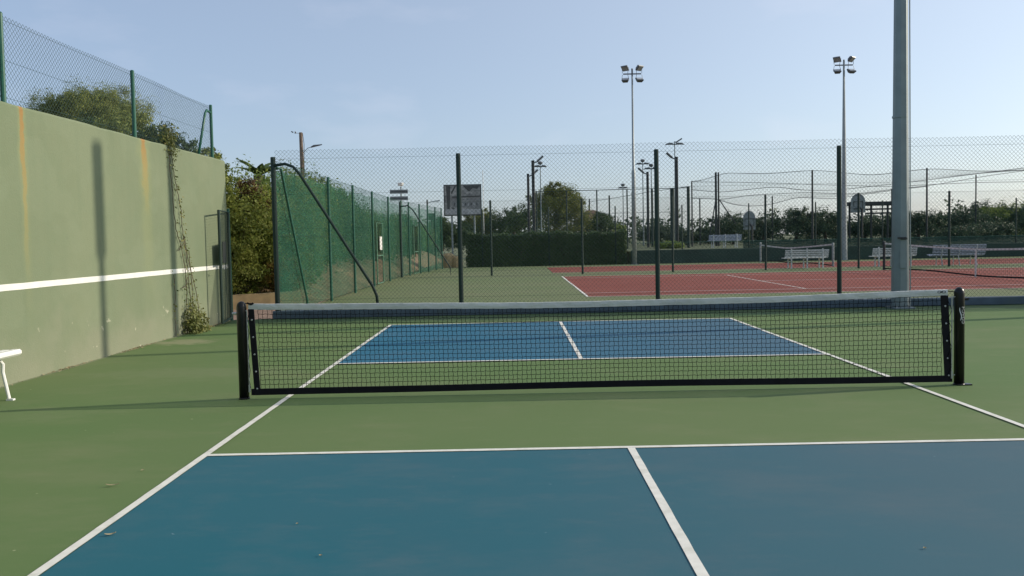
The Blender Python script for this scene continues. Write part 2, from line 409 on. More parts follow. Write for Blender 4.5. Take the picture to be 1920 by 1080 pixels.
def poly_tubes(P, r):
    """P: (lines, points, 3) -> triangular tubes, as arrays"""
    L, n, _ = P.shape
    T = np.empty_like(P); T[:, 1:-1] = P[:, 2:]-P[:, :-2]; T[:, 0] = P[:, 1]-P[:, 0]; T[:, -1] = P[:, -1]-P[:, -2]
    T /= np.linalg.norm(T, axis=2, keepdims=True)+1e-12
    ref = np.array([.31, .77, .52]); X = np.cross(T, ref); X /= np.linalg.norm(X, axis=2, keepdims=True)+1e-12
    Y = np.cross(T, X)
    V = np.stack([P+r*(X*math.cos(a)+Y*math.sin(a)) for a in (0, 2.0944, 4.18879)], axis=2)   # L,n,3,3
    idx = np.arange(L*n*3).reshape(L, n, 3)
    a = idx[:, :-1, :]; b = idx[:, 1:, :]
    Fq = np.stack([a, np.roll(a, -1, axis=2), np.roll(b, -1, axis=2), b], axis=3).reshape(-1, 4)
    return V.reshape(-1, 3), Fq
def chainlink(P0, P1, z0, z1, w=.075, r=.0019, seed=0, sag=0.0):
    P0 = np.array(P0, float); P1 = np.array(P1, float); Ln = np.linalg.norm(P1-P0); d = (P1-P0)/Ln
    nrm = np.array([-d[1], d[0]])
    nc = int(Ln/(w/2)); nr = int((z1-z0)/(w/2))
    i = np.arange(nc)[:, None]; k = np.arange(nr+1)[None, :]
    s = (i+.5)*w/2 + np.where((k+i) % 2 == 0, -.5, .5)*w/2*.99
    z = z0 + k*(w/2) + np.zeros_like(s)
    rng = np.random.RandomState(seed)
    ph = rng.rand(6)*6
    bul = .012*np.sin(s*1.1+ph[0])*np.sin(z*1.3+ph[1]) + .006*np.sin(s*3.1+ph[2])
    s = s + .006*np.sin(z*2.1+s*.7+ph[3]); z = z + .007*np.sin(s*1.7+ph[4]) - sag*0
    P = np.stack([P0[0]+d[0]*s+nrm[0]*bul, P0[1]+d[1]*s+nrm[1]*bul, z], axis=2)
    return poly_tubes(P, r)
def leaves(blobs, n, size, seed=0, shell=.35, aspect=.5, up=.0, jit=.10, cl=.16, per=45):
    """leaf quads through ellipsoid volumes: blobs = [(cx,cy,cz,rx,ry,rz)]; clumped, ragged outline"""
    rng = np.random.RandomState(seed)
    B = np.array(blobs, float); vol = (B[:, 3]*B[:, 4]*B[:, 5])**.67; pr = vol/vol.sum()
    # clumps
    nc = max(12, n//per)
    bi = rng.choice(len(B), nc, p=pr)
    d = rng.normal(size=(nc, 3)); d /= np.linalg.norm(d, axis=1, keepdims=True)
    rad = 1-shell*rng.rand(nc)**1.4 + jit*np.clip(rng.normal(size=nc), -2, 1.1)
    C = B[bi, :3] + d*B[bi, 3:6]*rad[:, None]
    cs = (B[bi, 3:6].mean(axis=1))*cl*(.5+rng.rand(nc))
    ci = rng.randint(0, nc, n)
    P = C[ci] + np.clip(rng.normal(size=(n, 3)), -1.7, 1.7)*cs[ci][:, None]*.75
    dd = d[ci] + rng.normal(size=(n, 3))*.75; dd[:, 2] += up; dd /= np.linalg.norm(dd, axis=1, keepdims=True)
    t = rng.normal(size=(n, 3)); a = np.cross(dd, t); a /= np.linalg.norm(a, axis=1, keepdims=True); b = np.cross(dd, a)
    L = size*(.6+.8*rng.rand(n))[:, None]; Wd = L*aspect
    V = np.stack([P-a*L*.5, P+b*Wd*.5+dd*L*.08, P+a*L*.5, P-b*Wd*.5+dd*L*.08], axis=1).reshape(-1, 3)
    V[:, 2] = np.maximum(V[:, 2], .01)
    return V, np.arange(n*4).reshape(n, 4)
def trunk(mb, base, top, r, limbs, seed=0, spread=1.0):
    rng = random.Random(seed); base = Vector(base); top = Vector(top)
    pts = [base + (top-base)*t + Vector((rng.uniform(-.06, .06), rng.uniform(-.06, .06), 0))*(top-base).length*.5*(t > 0) for t in (0, .3, .6, 1)]
    mb.tube(pts, [r*1.2, r, r*.8, r*.35], 8)
    for i in range(limbs):
        a = rng.uniform(0, 6.28); t = rng.uniform(.4, .95); s = base+(top-base)*t
        e = s + Vector((math.cos(a)*spread, math.sin(a)*spread, rng.uniform(.2, .7)*spread))*rng.uniform(.6, 1.1)
        m = (s+e)/2 + Vector((0, 0, -.08*spread)); mb.tube([s, m, e], [r*.45, r*.3, r*.1], 6)
def tree(name, base, height, blobs, n, size, mat, label, cat, group=None, tr=.12, limbs=6, seed=0, part='crown', trunk_mat=None, **kw):
    t = thing(name, base, label, cat, group)
    mb = MB(); cz = sum(b[2] for b in blobs)/len(blobs); cx = sum(b[0] for b in blobs)/len(blobs); cy = sum(b[1] for b in blobs)/len(blobs)
    trunk(mb, base, (cx, cy, min(cz+.08*(height-base[2]), height-.3)), tr, limbs, seed, spread=max(b[3] for b in blobs)*.7)
    mb.build('trunk', trunk_mat or BARK, t, smooth=True)
    V, Fq = leaves(blobs, n, size, seed, **kw)
    npmesh(part, V, Fq, mat, t)
    return t

# ------------------------------------------------------------------ ground and courts
def sheet(name, x0, y0, x1, y1, z, mat, nx=1):
    mb = MB(); mb.raw([(x0, y0, z), (x1, y0, z), (x1, y1, z), (x0, y1, z)], [(0, 1, 2, 3)])
    o = mb.build(name, mat); o['kind'] = 'structure'; return o
sheet('ground', -700, -200, 900, 1500, -.02, GROUND)
sheet('court_surface', -6.45, -16, 19.5, 8.34, 0, GREEN)
sheet('court_surface', -5.62, 8.34, 28, 36.2, 0, GREEN2)
LW = .052
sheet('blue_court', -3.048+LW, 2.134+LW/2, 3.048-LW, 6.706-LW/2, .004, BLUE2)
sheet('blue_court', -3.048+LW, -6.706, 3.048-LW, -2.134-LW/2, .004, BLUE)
def line(x0, y0, x1, y1, z=.008, mat=LINE, seed=0):
    """painted stripe with very slightly uneven edges"""
    if abs(x1-x0) > abs(y1-y0): n = int(abs(x1-x0)/.15)+1; horiz = True
    else: n = int(abs(y1-y0)/.15)+1; horiz = False
    rg = random.Random(seed); A = []; B = []
    for i in range(n+1):
        t = i/n; e1 = rg.uniform(-.0015, .0015); e2 = rg.uniform(-.0015, .0015)
        if horiz: x = x0+(x1-x0)*t; A.append((x, y0+e1, z)); B.append((x, y1+e2, z))
        else: y = y0+(y1-y0)*t; A.append((x0+e1, y, z)); B.append((x1+e2, y, z))
    mb = MB(); mb.strip(A, B); o = mb.build('court_line', mat); o['kind'] = 'structure'; return o
line(-3.048, -6.706, -3.048+LW, 6.706, seed=1); line(3.048-LW, -6.706, 3.048, 6.706, seed=2)
for i, yy in enumerate((-2.134, 2.134, 6.706-LW/2)): line(-3.048+LW, yy-LW/2, 3.048-LW, yy+LW/2, .0085, seed=i+5)
line(-LW/2, 2.134+LW/2, LW/2, 6.706-LW, .008, seed=9); line(-LW/2, -6.706, LW/2, -2.134-LW/2, .008, seed=10)
# red tennis court beyond the fence (long axis left-right)
sheet('red_court', 1.0, 12.65, 25.4, 23.65, .004, RED)
sheet('red_court', .85, 27.1, 27, 33.6, .004, RED)
l2 = [(1.0, 12.65, 1.06, 23.65), (6.95, 14.0, 7.0, 22.2), (19.6, 14.0, 19.65, 22.2)]
for i, q in enumerate(l2): line(*q, seed=20+i)
l3 = [(1.06, 12.65, 25.4, 12.71), (1.06, 13.97, 25.4, 14.02), (1.06, 22.2, 25.4, 22.25), (1.06, 23.59, 25.4, 23.65), (7.0, 18.07, 19.6, 18.12)]
for i, q in enumerate(l3): line(q[0], q[1], q[2], q[3], .0085, seed=30+i)
for i, q in enumerate([(.85, 27.1, 27, 27.16), (.85, 33.5, 27, 33.56)]): line(*q, z=.0085, seed=40+i)
# kerb under the dividing fence
mb = MB()
mb.bbox((7.0, 8.42, .0775), (25.2, .22, .155), .012)
k = mb.build('kerb', KERB); k['kind'] = 'structure'
# path through the opening, bank behind the screened fence, terrace at the far side
sheet('path', -9.2, 8.35, -5.62, 13.2, -.004, PATH)
def grid_surface(name, xs, ys, fz, mat):
    v = [(x, y, fz(x, y)) for y in ys for x in xs]; n = len(xs)
    fl = [(j*n+i, j*n+i+1, (j+1)*n+i+1, (j+1)*n+i) for j in range(len(ys)-1) for i in range(n-1)]
    o = MB().raw(v, fl).build(name, mat, smooth=True); o['kind'] = 'structure'; return o
rb = random.Random(3)
grid_surface('bank', [-40, -20, -12, -9, -8, -7.3, -6.7, -6.2, -5.75], [11.6+i*1.0 for i in range(40)],
             lambda x, y: {-40: 2.0, -20: 1.8, -12: 1.5, -9: 1.25, -8: 1.0, -7.3: .75, -6.7: .5, -6.2: .25, -5.75: -.015}[x]*min(1, .6+.05*(y-11.6)) + (rb.uniform(-.05, .05) if x != -5.75 else 0), SOIL)
grid_surface('bank', [-45, -20, -10, -7.2, -6.62], [-16+i*2 for i in range(13)], lambda x, y: {-45: 2.6, -20: 2.4, -10: 2.2, -7.2: 2.0, -6.62: 1.9}[x]+rb.uniform(-.05, .05), SOIL)
mb = MB(); mb.box((66, 90, .33), (121.2, 107, .70)); o = mb.build('terrace', TERRACE); o['kind'] = 'structure'
mb = MB(); mb.bbox((16.7, 36.33, .36), (22.4, .20, .74), .02)
rw = mb.build('retaining_wall', DKGREEN); tag(rw, 'low dark green retaining wall along the far edge of the red courts', 'wall')

# low tan wall seen through the opening
def obox(name, a, b, w, z0, z1, mat, z1b=None, **kw):
    a = Vector((a[0], a[1], 0)); b = Vector((b[0], b[1], 0)); d = (b-a).normalized(); nn = Vector((-d.y, d.x, 0))*w/2
    z1b = z1 if z1b is None else z1b
    v = [a-nn, a+nn, b+nn, b-nn]; v = [(p.x, p.y, z0) for p in v]+[(v[0].x, v[0].y, z1), (v[1].x, v[1].y, z1), (v[2].x, v[2].y, z1b), (v[3].x, v[3].y, z1b)]
    return MB().raw(v, [(0, 3, 2, 1), (4, 5, 6, 7), (0, 1, 5, 4), (1, 2, 6, 5), (2, 3, 7, 6), (3, 0, 4, 7)])
o = obox('w', (-8.6, 10.4), (-5.9, 11.6), .18, -.01, .30, TANW, .36).build('garden_wall', TANW)
tag(o, 'low tan rendered wall behind the opening, in front of the shrubs', 'wall')

# ------------------------------------------------------------------ practice wall
WX = -6.40
pw = thing('practice_wall', (-6.52, 8.18, 0), 'tall pale green rendered practice wall with rust streaks and a white line', 'wall')
ys = [8.18-i*.32 for i in range(64)]
mb = MB(); rg = random.Random(11)
A = []; B = []; Cc = []; D = []
for yv in ys:
    e = rg.uniform(-.006, .006)
    A.append((WX, yv, -.01)); B.append((WX, yv, 3.10+e)); Cc.append((WX-.012, yv, 3.125+e)); D.append((WX-.24, yv, 3.12+e))
n = len(ys)
mb.strip(A, B); mb.strip(B, Cc); mb.strip(Cc, D); mb.strip(D, [(WX-.24, yv, -.01) for yv in ys])
mb.raw([A[0], B[0], Cc[0], D[0], (WX-.24, ys[0], -.01)], [(0, 1, 2, 3, 4)])
mb.build('render_face', WALL, pw)
mb = MB(); A = []; B = []
for yv in ys: A.append((WX+.003, yv-.02, 1.035+rg.uniform(-.002, .002))); B.append((WX+.003, yv-.02, 1.108+rg.uniform(-.002, .002)))
mb.strip(A, B); LW2 = plain('bright white wall line', (.76, .75, .70), .6, var=.05)
mb.build('painted_line', LW2, pw)
# net-line height paint flakes are in the render material

# fence on top of the practice wall
wf = thing('wall_top_fence', (-6.52, 8.0, 3.12), 'green chain-link fence on top of the pale green practice wall', 'fence')
fx = -6.50
V, Fq = chainlink((fx, 7.72), (fx, -6.0), 3.13, 4.14, .066, .0024, 5)
npmesh('wire_mesh', V, Fq, GWIRE, wf, kind='stuff')
for yv in (7.72, 4.53, 1.35, -1.8, -5.0):
    MB().tube([(fx+.03, yv, 3.0), (fx+.03, yv, 4.12)], .030, 10).tube([(fx+.03, yv, 4.12), (fx+.03, yv, 4.135)], [.031, .02], 10).build('post', GFPOSTL, wf, smooth=False)
MB().tube([(fx+.03, 7.70, 3.98), (fx+.035, 7.5, 4.0), (fx+.035, 7.42, 3.94), (fx+.03, 7.02, 3.1)], .022, 8).build('brace', GFPOSTL, wf, smooth=True)
for zz in (3.2, 3.62, 4.07): MB().tube([(fx+.005, 7.7, zz), (fx+.005, -6, zz)], .0022, 4).build('tension_wire', GWIRE, wf)

# open gate at the wall end
gt = thing('open_gate', (-6.30, 8.10, 0), 'open green steel gate leaf folded back against the practice wall end', 'gate')
ga = Vector((-6.36, 8.13, 0)); gb = Vector((-6.16, 7.08, 0))
def gp(t, z): q = ga+(gb-ga)*t; return (q.x, q.y, z)
MB().tube([gp(0, .06), gp(0, 2.12), gp(1, 2.12), gp(1, .06), gp(0, .06)], .026, 8).tube([gp(.42, .06), gp(.42, 1.2)], .008, 6).build('frame', GFPOST, gt)
P = []
for i in range(1, 42):
    zz = .06+i*.05; P.append([gp(0, zz), gp(1, zz)])
V, Fq = poly_tubes(np.array(P), .0022)
P = [[gp(i/22, .06), gp(i/22, 2.1)] for i in range(1, 22)]
V2, F2 = poly_tubes(np.array(P), .0018)
npmesh('wire_mesh', np.vstack([V, V2]), np.vstack([Fq, F2+len(V)]), GFPOST, gt, kind='stuff')
pl = obox('p', gp(.35, 0)[:2], gp(.72, 0)[:2], .012, 1.15, 1.55, DARK); pl.build('lock_plate', DARK, gt)
MB().tube([gp(.93, 1.05), (gp(.93, 0)[0]+.05, gp(.93, 0)[1], 1.05), (gp(.86, 0)[0]+.05, gp(.86, 0)[1], 1.05)], .009, 6).build('handle', STEEL, gt)
MB().tube([(-6.385, 8.225, 0), (-6.385, 8.225, 2.2)], .032, 10).build('hinge_post', GFPOSTL, gt)

# ------------------------------------------------------------------ chain-link fences
def post(p, z0, z1, r, mat, parent, dx=0):
    return MB().tube([(p[0], p[1], z0), (p[0]+dx, p[1], z1-.01), (p[0]+dx, p[1], z1)], [r, r, r*.75], 10).build('post', mat, parent)
FY = 8.42
f1 = thing('dividing_fence', (1.9, FY, 0), 'green chain-link fence standing on the blue grey kerb behind the pickleball court', 'fence')
V, Fq = chainlink((-5.5, FY), (19.5, FY), .17, 3.34, .080, .0032, 1)
npmesh('wire_mesh', V, Fq, GWIRE, f1, kind='stuff')
for xv in (-5.52, -1.865, 2.04, 5.64, 9.75, 13.4, 17.0): post((xv, FY-.03), .1, 3.2, .046 if xv > -5 else .05, GFPOST, f1)
for zz in (3.16, 2.46, 1.78, .36): MB().tube([(-6.3, FY, zz) if zz in (2.46, 1.78) else (-5.5, FY, zz), (19.5, FY, zz)], .0024, 4).build('tension_wire', GWIRE, f1)
MB().tube([(-5.5, FY-.05, 3.03), (-5.28, FY-.05, 3.06), (-5.12, FY-.05, 3.0), (-5.0, FY-.05, 2.86), (-3.62, FY-.05, .62), (-3.54, FY-.05, .42), (-3.52, FY-.05, .15)], .029, 10).build('brace', GFPOST, f1, smooth=True)

f2 = thing('far_dividing_fence', (2, 25.8, 0), 'green chain-link fence between the near red court and the far red court', 'fence')
V, Fq = chainlink((-5.4, 25.8), (27, 25.8), .05, 3.1, .11, .0024, 2)
npmesh('wire_mesh', V, Fq, GWIRE, f2, kind='stuff')
for xv in (-5.42, -1.73, 2.0, 5.7, 9.5, 13.3, 17.0, 20.7, 24.4): post((xv, 25.77), 0, 3.08, .045, GFPOST, f2)
for zz in (3.04, 1.6, .2): MB().tube([(-5.4, 25.8, zz), (27, 25.8, zz)], .004, 4).build('tension_wire', GWIRE, f2)
MB().tube([(-5.4, 25.75, 2.9), (-5.1, 25.75, 2.93), (-4.9, 25.75, 2.75), (-3.5, 25.75, .5), (-3.42, 25.75, .35), (-3.42, 25.75, 0)], .028, 8).build('brace', GFPOST, f2, smooth=True)

# screened side fence
sf = thing('screened_side_fence', (-5.5, 17, 0), 'long side fence covered with green windscreen cloth along the planted bank', 'fence')
SP = [(-5.52, 8.45), (-5.46, 25.8), (-4.55, 34.6)]
VV = []; FF = []; o_ = 0
for a, b, sd_ in ((SP[0], SP[1], 3), (SP[1], SP[2], 4)):
    V, Fq = chainlink(a, b, .04, 3.18, .10, .0021, sd_); VV.append(V); FF.append(Fq+o_); o_ += len(V)
npmesh('wire_mesh', np.vstack(VV), np.vstack(FF), GFPOSTL, sf, kind='stuff')
def along(y):
    if y <= 25.8: t = (y-8.45)/(25.8-8.45); return (SP[0][0]+(SP[1][0]-SP[0][0])*t)
    t = (y-25.8)/(34.6-25.8); return SP[1][0]+(SP[2][0]-SP[1][0])*t
for yv in (13.0, 16.1, 19.3, 22.7, 25.95, 27.3, 29.4, 31.2, 33.0, 34.6): post((along(yv)+.03, yv), 0, 3.15, .036, GFPOSTL, sf)
for zz in (3.14, 1.65): MB().tube([(SP[0][0]-.01, SP[0][1], zz), (SP[1][0]-.01, SP[1][1], zz), (SP[2][0]-.01, SP[2][1], zz)], .004, 4).build('tension_wire', GWIRE, sf)
MB().tube([(-5.49, 8.5, 3.0), (-5.47, 8.75, 3.0), (-5.47, 10.5, .25), (-5.47, 10.55, 0)], .026, 8).build('brace', GFPOSTL, sf, smooth=True)
# cloth with gentle billow; split round the two doors
def cloth(y0, y1, z0, z1, ph):
    ny = int((y1-y0)/.22)+2; nz = 9; v = []
    for j in range(nz):
        for i in range(ny):
            y = y0+(y1-y0)*i/(ny-1); z = z0+(z1-z0)*j/(nz-1)
            sag = .05*abs(math.sin(y*1.9+ph))*(j == nz-1)
            v.append((along(y)-.035+.014*math.sin(y*2.3+z*1.4+ph)+.01*math.sin(y*6.1+ph), y, z-sag))
    fl = [(j*ny+i, j*ny+i+1, (j+1)*ny+i+1, (j+1)*ny+i) for j in range(nz-1) for i in range(ny-1)]
    MB().raw(v, fl).build('windscreen', KNIT, sf, smooth=True)
for q in ((8.5, 16.0, .06, 3.0, 0), (16.0, 20.0, .06, 3.0, 1), (20.0, 21.35, 2.2, 3.0, 2), (21.35, 28.2, .06, 3.0, 3), (28.2, 29.2, 2.15, 3.0, 1), (29.2, 34.6, .04, 3.0, 5)): cloth(*q)
# two doors in the side fence
def side_door(y0, w, label, sign):
    x = along(y0)+.02; x2 = along(y0+w)+.02
    d = thing('fence_door', (x, y0, 0), label, 'door', 'doors in the screened side fence')
    m_ = plain('pale green door tube %d' % int(y0), (.09, .22, .13), .4)
    MB().tube([(x, y0, .05), (x, y0, 2.13), (x2, y0+w, 2.13), (x2, y0+w, .05), (x, y0, .05)], .022, 6).tube([(x, y0, 1.0), (x2, y0+w, 1.0)], .02, 6).build('frame', m_, d)
    V, Fq = poly_tubes(np.array([[(x, y0, .05+.06*i), (x2, y0+w, .05+.06*i)] for i in range(1, 35)]), .001)
    npmesh('wire_mesh', V, Fq, GFPOST, d, kind='stuff')
    MB().tube([(x+.04, y0+.1, 1.0), (x+.07, y0+.1, 1.0), (x+.07, y0+.25, 1.0)], .008, 6).build('handle', STEEL, d)
    if sign: obox('s', (x+.04, y0+.4), (x+.045, y0+.85), .006, 1.2, 1.66, WHITE).build('notice', WHITE, d)
side_door(20.05, 1.25, 'nearer door in the screened side fence, with a white notice on it', True)
side_door(28.2, .95, 'farther door in the screened side fence, beyond the bent brace', False)

# ------------------------------------------------------------------ big grey pole, floodlight masts
def floodlight_head(root, zc, arm=.47, sc=1.0):
    MB().bbox((0, 0, zc), (arm*2, .06, .06), .01).tube([(0, 0, zc-.1), (0, 0, zc+.28)], .045, 8).build('crossarm', LAMPG, root, local=True)
    for sx in (-1, 1):
        for up in (1, -1):
            ang = math.radians(48 if up > 0 else -62)
            R_ = Matrix.Rotation(sx*math.radians(38 if up > 0 else 12), 3, 'Z') @ Matrix.Rotation(ang, 3, 'X')
            cx = sx*(arm*.78); c = Vector((cx, -.05, zc+(.31 if up > 0 else -.33)))
            hb = MB()
            # tapered housing
            v = []
            for (wx, wz, yy) in ((.17, .15, -.08), (.19, .17, -.04), (.12, .09, .10)):
                for (i, k) in ((-1, -1), (1, -1), (1, 1), (-1, 1)): v.append(R_ @ Vector((i*wx, yy, k*wz))*sc + c)
            fl = [(3, 2, 1, 0), (8, 9, 10, 11)]+[(a*4+i, a*4+(i+1) % 4, a*4+4+(i+1) % 4, a*4+4+i) for a in (0, 1) for i in range(4)]
            hb.raw(v, fl)
            for s2 in (-1, 1):
                hb.tube([c+R_ @ Vector((s2*.19, 0, 0)), Vector((cx+s2*.14, 0, zc+up*.04))], .012, 5)
            h = hb.build('floodlight', LAMPG, root, local=True)
            q = [R_ @ Vector((i*.15, -.084, k*.13))*sc + c for (i, k) in ((-1, -1), (1, -1), (1, 1), (-1, 1))]
            MB().raw(q, [(3, 2, 1, 0)]).build('lens', LENS, h, local=True)
def mast(loc, h, r0_, r1_, label, mat, group, n=8, step=None, rz=0, panel=False):
    m = thing('floodlight_mast', loc, label, 'light pole', group, rz)
    if step: MB().tube([(0, 0, 0), (0, 0, step), (0, 0, step+.1), (0, 0, h)], [r0_, r0_*.93, r0_*.6, r1_], n).build('pole', mat, m, local=True, smooth=n > 8)
    else: MB().tube([(0, 0, 0), (0, 0, h)], [r0_, r1_], n).build('pole', mat, m, local=True)
    MB().bbox((0, 0, .012), (.4, .4, .024), .005).build('base_plate', GALV, m, local=True)
    if panel:
        MB().bbox((-.02, 0, h-.75), (.20, .26, 1.5), .06).build('lamp_panel', LAMPG, m, local=True)
    else: floodlight_head(m, h-.28)
    return m
mast((5.56, 35.5, 0), 10.25, .11, .04, 'slim floodlight mast with four lamps at the right end of the clipped hedge', GALVL, 'floodlight masts', 12, 4.9)
mast((16.66, 35.6, 0), 10.5, .16, .045, 'tall tapering floodlight mast with four lamps between the far benches', GALVL, 'floodlight masts', 12)
gp_ = thing('grey_column', (6.66, 8.0, 0), 'thick grey octagonal steel column at the kerb, rising out of the picture', 'light pole')
MB().tube([(6.66, 8.0, 0), (6.68, 8.0, 10.6)], [.162, .092], 8).build('shaft', GALV, gp_)
MB().bbox((6.66, 8.0, .015), (.40, .40, .03), .005).build('base_plate', GALV, gp_)
MB().raw([], []).tube([(6.66-.05, 7.83, 1.35), (6.66+.05, 7.83, 1.35)], .02, 6).box((6.62, 7.838, 1.36), (.16, .03, .035)).build('strap', DARK, gp_)
MB().box((6.64, 7.842, .95), (.11, .02, .34)).build('hatch', GALV, gp_)
MB().tube([(6.84, 7.96, .05), (6.825, 7.96, 4.5), (6.80, 7.96, 10.0)], .012, 6).build('cable', GALVL, gp_)
for zz in (.0, 3.6, 7.2): MB().tube([(6.66, 8.0, zz+.06), (6.66, 8.0, zz+.10)], .165-.0066*zz+.004, 8).build('seam_collar', GALV, gp_)
for i in range(4): MB().tube([(6.66+.17*math.cos(i*1.571+.785), 8.0+.17*math.sin(i*1.571+.785), .03), (6.66+.17*math.cos(i*1.571+.785), 8.0+.17*math.sin(i*1.571+.785), .06)], .016, 6).build('bolt', STEEL, gp_)
floodlight_head(gp_, 10.3)
m = mast((9.3, 6.12, 0), 9.75, .12, .07, 'floodlight mast right of the picture whose shadow crosses the green wall', GALV, 'floodlight masts', 12, panel=True)

# ------------------------------------------------------------------ pickleball net
PX0, PX1 = -3.44, 3.475
def net_post(x, label, side):
    t = thing('net_post', (x, 0, 0), label, 'net post', 'black pickleball net posts')
    MB().lathe((x, 0, 0), [(.047, .0), (.047, .885), (.045, .905), (.036, .928), (.020, .943), (.004, .948)], 20).build('tube', BLACK, t, smooth=True)
    MB().lathe((x, 0, 0), [(.053, .0), (.053, .010), (.048, .016)], 16).box((x+(.06 if side > 0 else .02), -.01, .006), (.09 if side > 0 else .04, .07, .012)).build('foot', BLACK, t)
    # lacing bar towards the net
    xi = x-side*(.075 if side > 0 else .055)
    MB().tube([(xi, -.01, .09), (xi, -.01, .86)], .006, 8).tube([(xi, -.01, .855), (x, -.01, .855)], .006, 6).tube([(xi, -.01, .1), (x, -.01, .1)], .006, 6).build('lacing_bar', STEEL, t)
    MB().bbox((xi, -.01, .10), (.018, .018, .07), .003).build('clamp', STEEL, t)
    # winch / hook on the outer side
    MB().tube([(x+side*.04, 0, .83), (x+side*.085, 0, .83)], .014, 8).tube([(x+side*.08, -.02, .835), (x+side*.08, .02, .825)], .008, 6).build('hook', BLACK if side > 0 else STEEL, t)
    return t
pl_ = net_post(PX0, 'black round net post at the left end of the pickleball net, by the wall', -1)
pr_ = net_post(PX1, 'black round net post at the right end of the net, with white vertical lettering', 1)
# printed lettering, running up the post face
def text_obj(body, size, mat, parent, name, loc, rot):
    cu = bpy.data.curves.new('t', 'FONT'); cu.body = body; cu.size = size; cu.extrude = .0004; cu.offset = size*.02
    to = bpy.data.objects.new('t', cu); COL.objects.link(to); bpy.context.view_layer.update()
    dg = bpy.context.evaluated_depsgraph_get(); me = bpy.data.meshes.new_from_object(to.evaluated_get(dg))
    bpy.data.objects.remove(to); me.materials.clear(); me.materials.append(mat)
    o = bpy.data.objects.new(name, me); COL.objects.link(o); o.parent = parent; o.location = loc; o.rotation_euler = rot; return o
INK = plain('white print', (.72, .74, .72), .5, var=.02)
te = text_obj('COACH', .046, INK, pr_, 'lettering', (.0, 0, 0), (0, 0, 0))
me = te.data
for v in me.vertices:      # run the text up the post and wrap it round the tube
    s_, h_ = v.co.x, v.co.y; z = .595+s_*1.0; th = math.radians(-52)-h_/.0478
    v.co = Vector((.0480*math.cos(th), .0480*math.sin(th), z))
w_ = [(-math.radians(104)+.16*math.sin(i/9*5.5), .63+i*.0135) for i in range(10)]
MB().strip([(.048*math.cos(a-.07), .048*math.sin(a-.07), z) for a, z in w_], [(.048*math.cos(a+.10*(.3+.7*math.sin(i/9*3.14))), .048*math.sin(a+.10*(.3+.7*math.sin(i/9*3.14))), z) for i, (a, z) in enumerate(w_)]).build('swoosh_mark', INK, pr_, local=True)

net = thing('pickleball_net', (0, 0, 0), 'low black pickleball net with pale grey top tape across the court', 'net')
XL, XR = PX0+.07, PX1-.115
def ntop(x):
    t = (x-XL)/(XR-XL); return .925-.042*math.sin(math.pi*t)**1.0 + .0025*math.sin(x*2.7)
def nbot(x): return .030+.012*math.sin(math.pi*(x-XL)/(XR-XL)) + .003*math.sin(x*1.7+1)
TH = .058
xs = [XL+(XR-XL)*i/120 for i in range(121)]
rg = random.Random(5)
wr = [rg.uniform(-.0015, .0015) for _ in xs]
mb = MB()
prof = []
for dz, dy in ((-TH, -.007), (-.03, -.009), (-.004, -.007), (.0, 0), (-.004, .007), (-.03, .009), (-TH, .007)):
    prof.append([(x, dy+wr[i]*(1 if dz < -.01 else .3), ntop(x)+dz+wr[(i*7) % 121]*.8) for i, x in enumerate(xs)])
for a, b in zip(prof[:-1], prof[1:]): mb.strip(a, b)
tp = mb.build('top_tape', TAPE, net, smooth=True)
# creases where the tape is tied
for i, x in enumerate([-2.45, -1.72, -1.5, -.62, .05, .75, 1.42, 2.05, 2.7]):
    MB().box((x, -.0098, ntop(x)-.030), (.0035, .0015, .050), Matrix.Rotation(rg.uniform(-.3, .3), 3, 'Y')).build('stitch', TWHITE, tp)
mb = MB()
for cx in (-.020, .020):
    rr_ = [(cx+.018*math.cos(a*.524), .011*math.sin(a*.524)) for a in range(13)]
    mb.tube([(XR-.06+p, -.0115, ntop(XR)-.022+q) for p, q in rr_], .0026, 4, cap=False)
mb.tube([(XR-.072, -.0115, ntop(XR)-.026), (XR-.048, -.0115, ntop(XR)-.019)], .0035, 4)
mb.build('oval_mark', BANDBLK, tp)
mb = MB(); mb.strip([(x, -.006, nbot(x)) for x in xs], [(x, -.006, nbot(x)+.062) for x in xs]); mb.strip([(x, .006, nbot(x)) for x in xs], [(x, .006, nbot(x)+.062) for x in xs]); mb.strip([(x, -.006, nbot(x)) for x in xs], [(x, .006, nbot(x)) for x in xs])
mb.strip([(x, -.006, nbot(x)+.062) for x in xs], [(x, .006, nbot(x)+.062) for x in xs])
mb.build('bottom_band', BANDBLK, net)
# side bands lean a little; rivets
def band(xt, xb, w):
    mb = MB(); zt, zb = ntop(xt)-TH+.004, nbot(xb)+.0
    v = [(xb-w/2, -.008, zb), (xb+w/2, -.008, zb), (xt+w/2, -.008, zt), (xt-w/2, -.008, zt)]
    v += [(x, .008, z) for x, y, z in v]
    b_ = mb.raw(v, [(0, 1, 2, 3), (7, 6, 5, 4), (0, 4, 5, 1), (1, 5, 6, 2), (2, 6, 7, 3), (3, 7, 4, 0)]).build('side_band', BANDBLK, net)
    for i in range(5):
        t = .04+.2*i; x = xb+(xt-xb)*t*1.0; z = zb+.03+(zt-zb)*t
        g = MB(); c = (x, -.0105, z)
        g.raw([(c[0]+.010*math.cos(a*.785), c[1]+(.002 if 1 else 0), c[2]+.010*math.sin(a*.785)) for a in range(8)]+[(c[0]+.006*math.cos(a*.785), c[1]-.002, c[2]+.006*math.sin(a*.785)) for a in range(8)], [tuple(range(8, 16))]+[(i_, (i_+1) % 8, 8+(i_+1) % 8, 8+i_) for i_ in range(8)])
        g.build('rivet', STEEL, b_)
band(XL+.022, XL+.060, .056); band(XR-.030, XR+.015, .068)
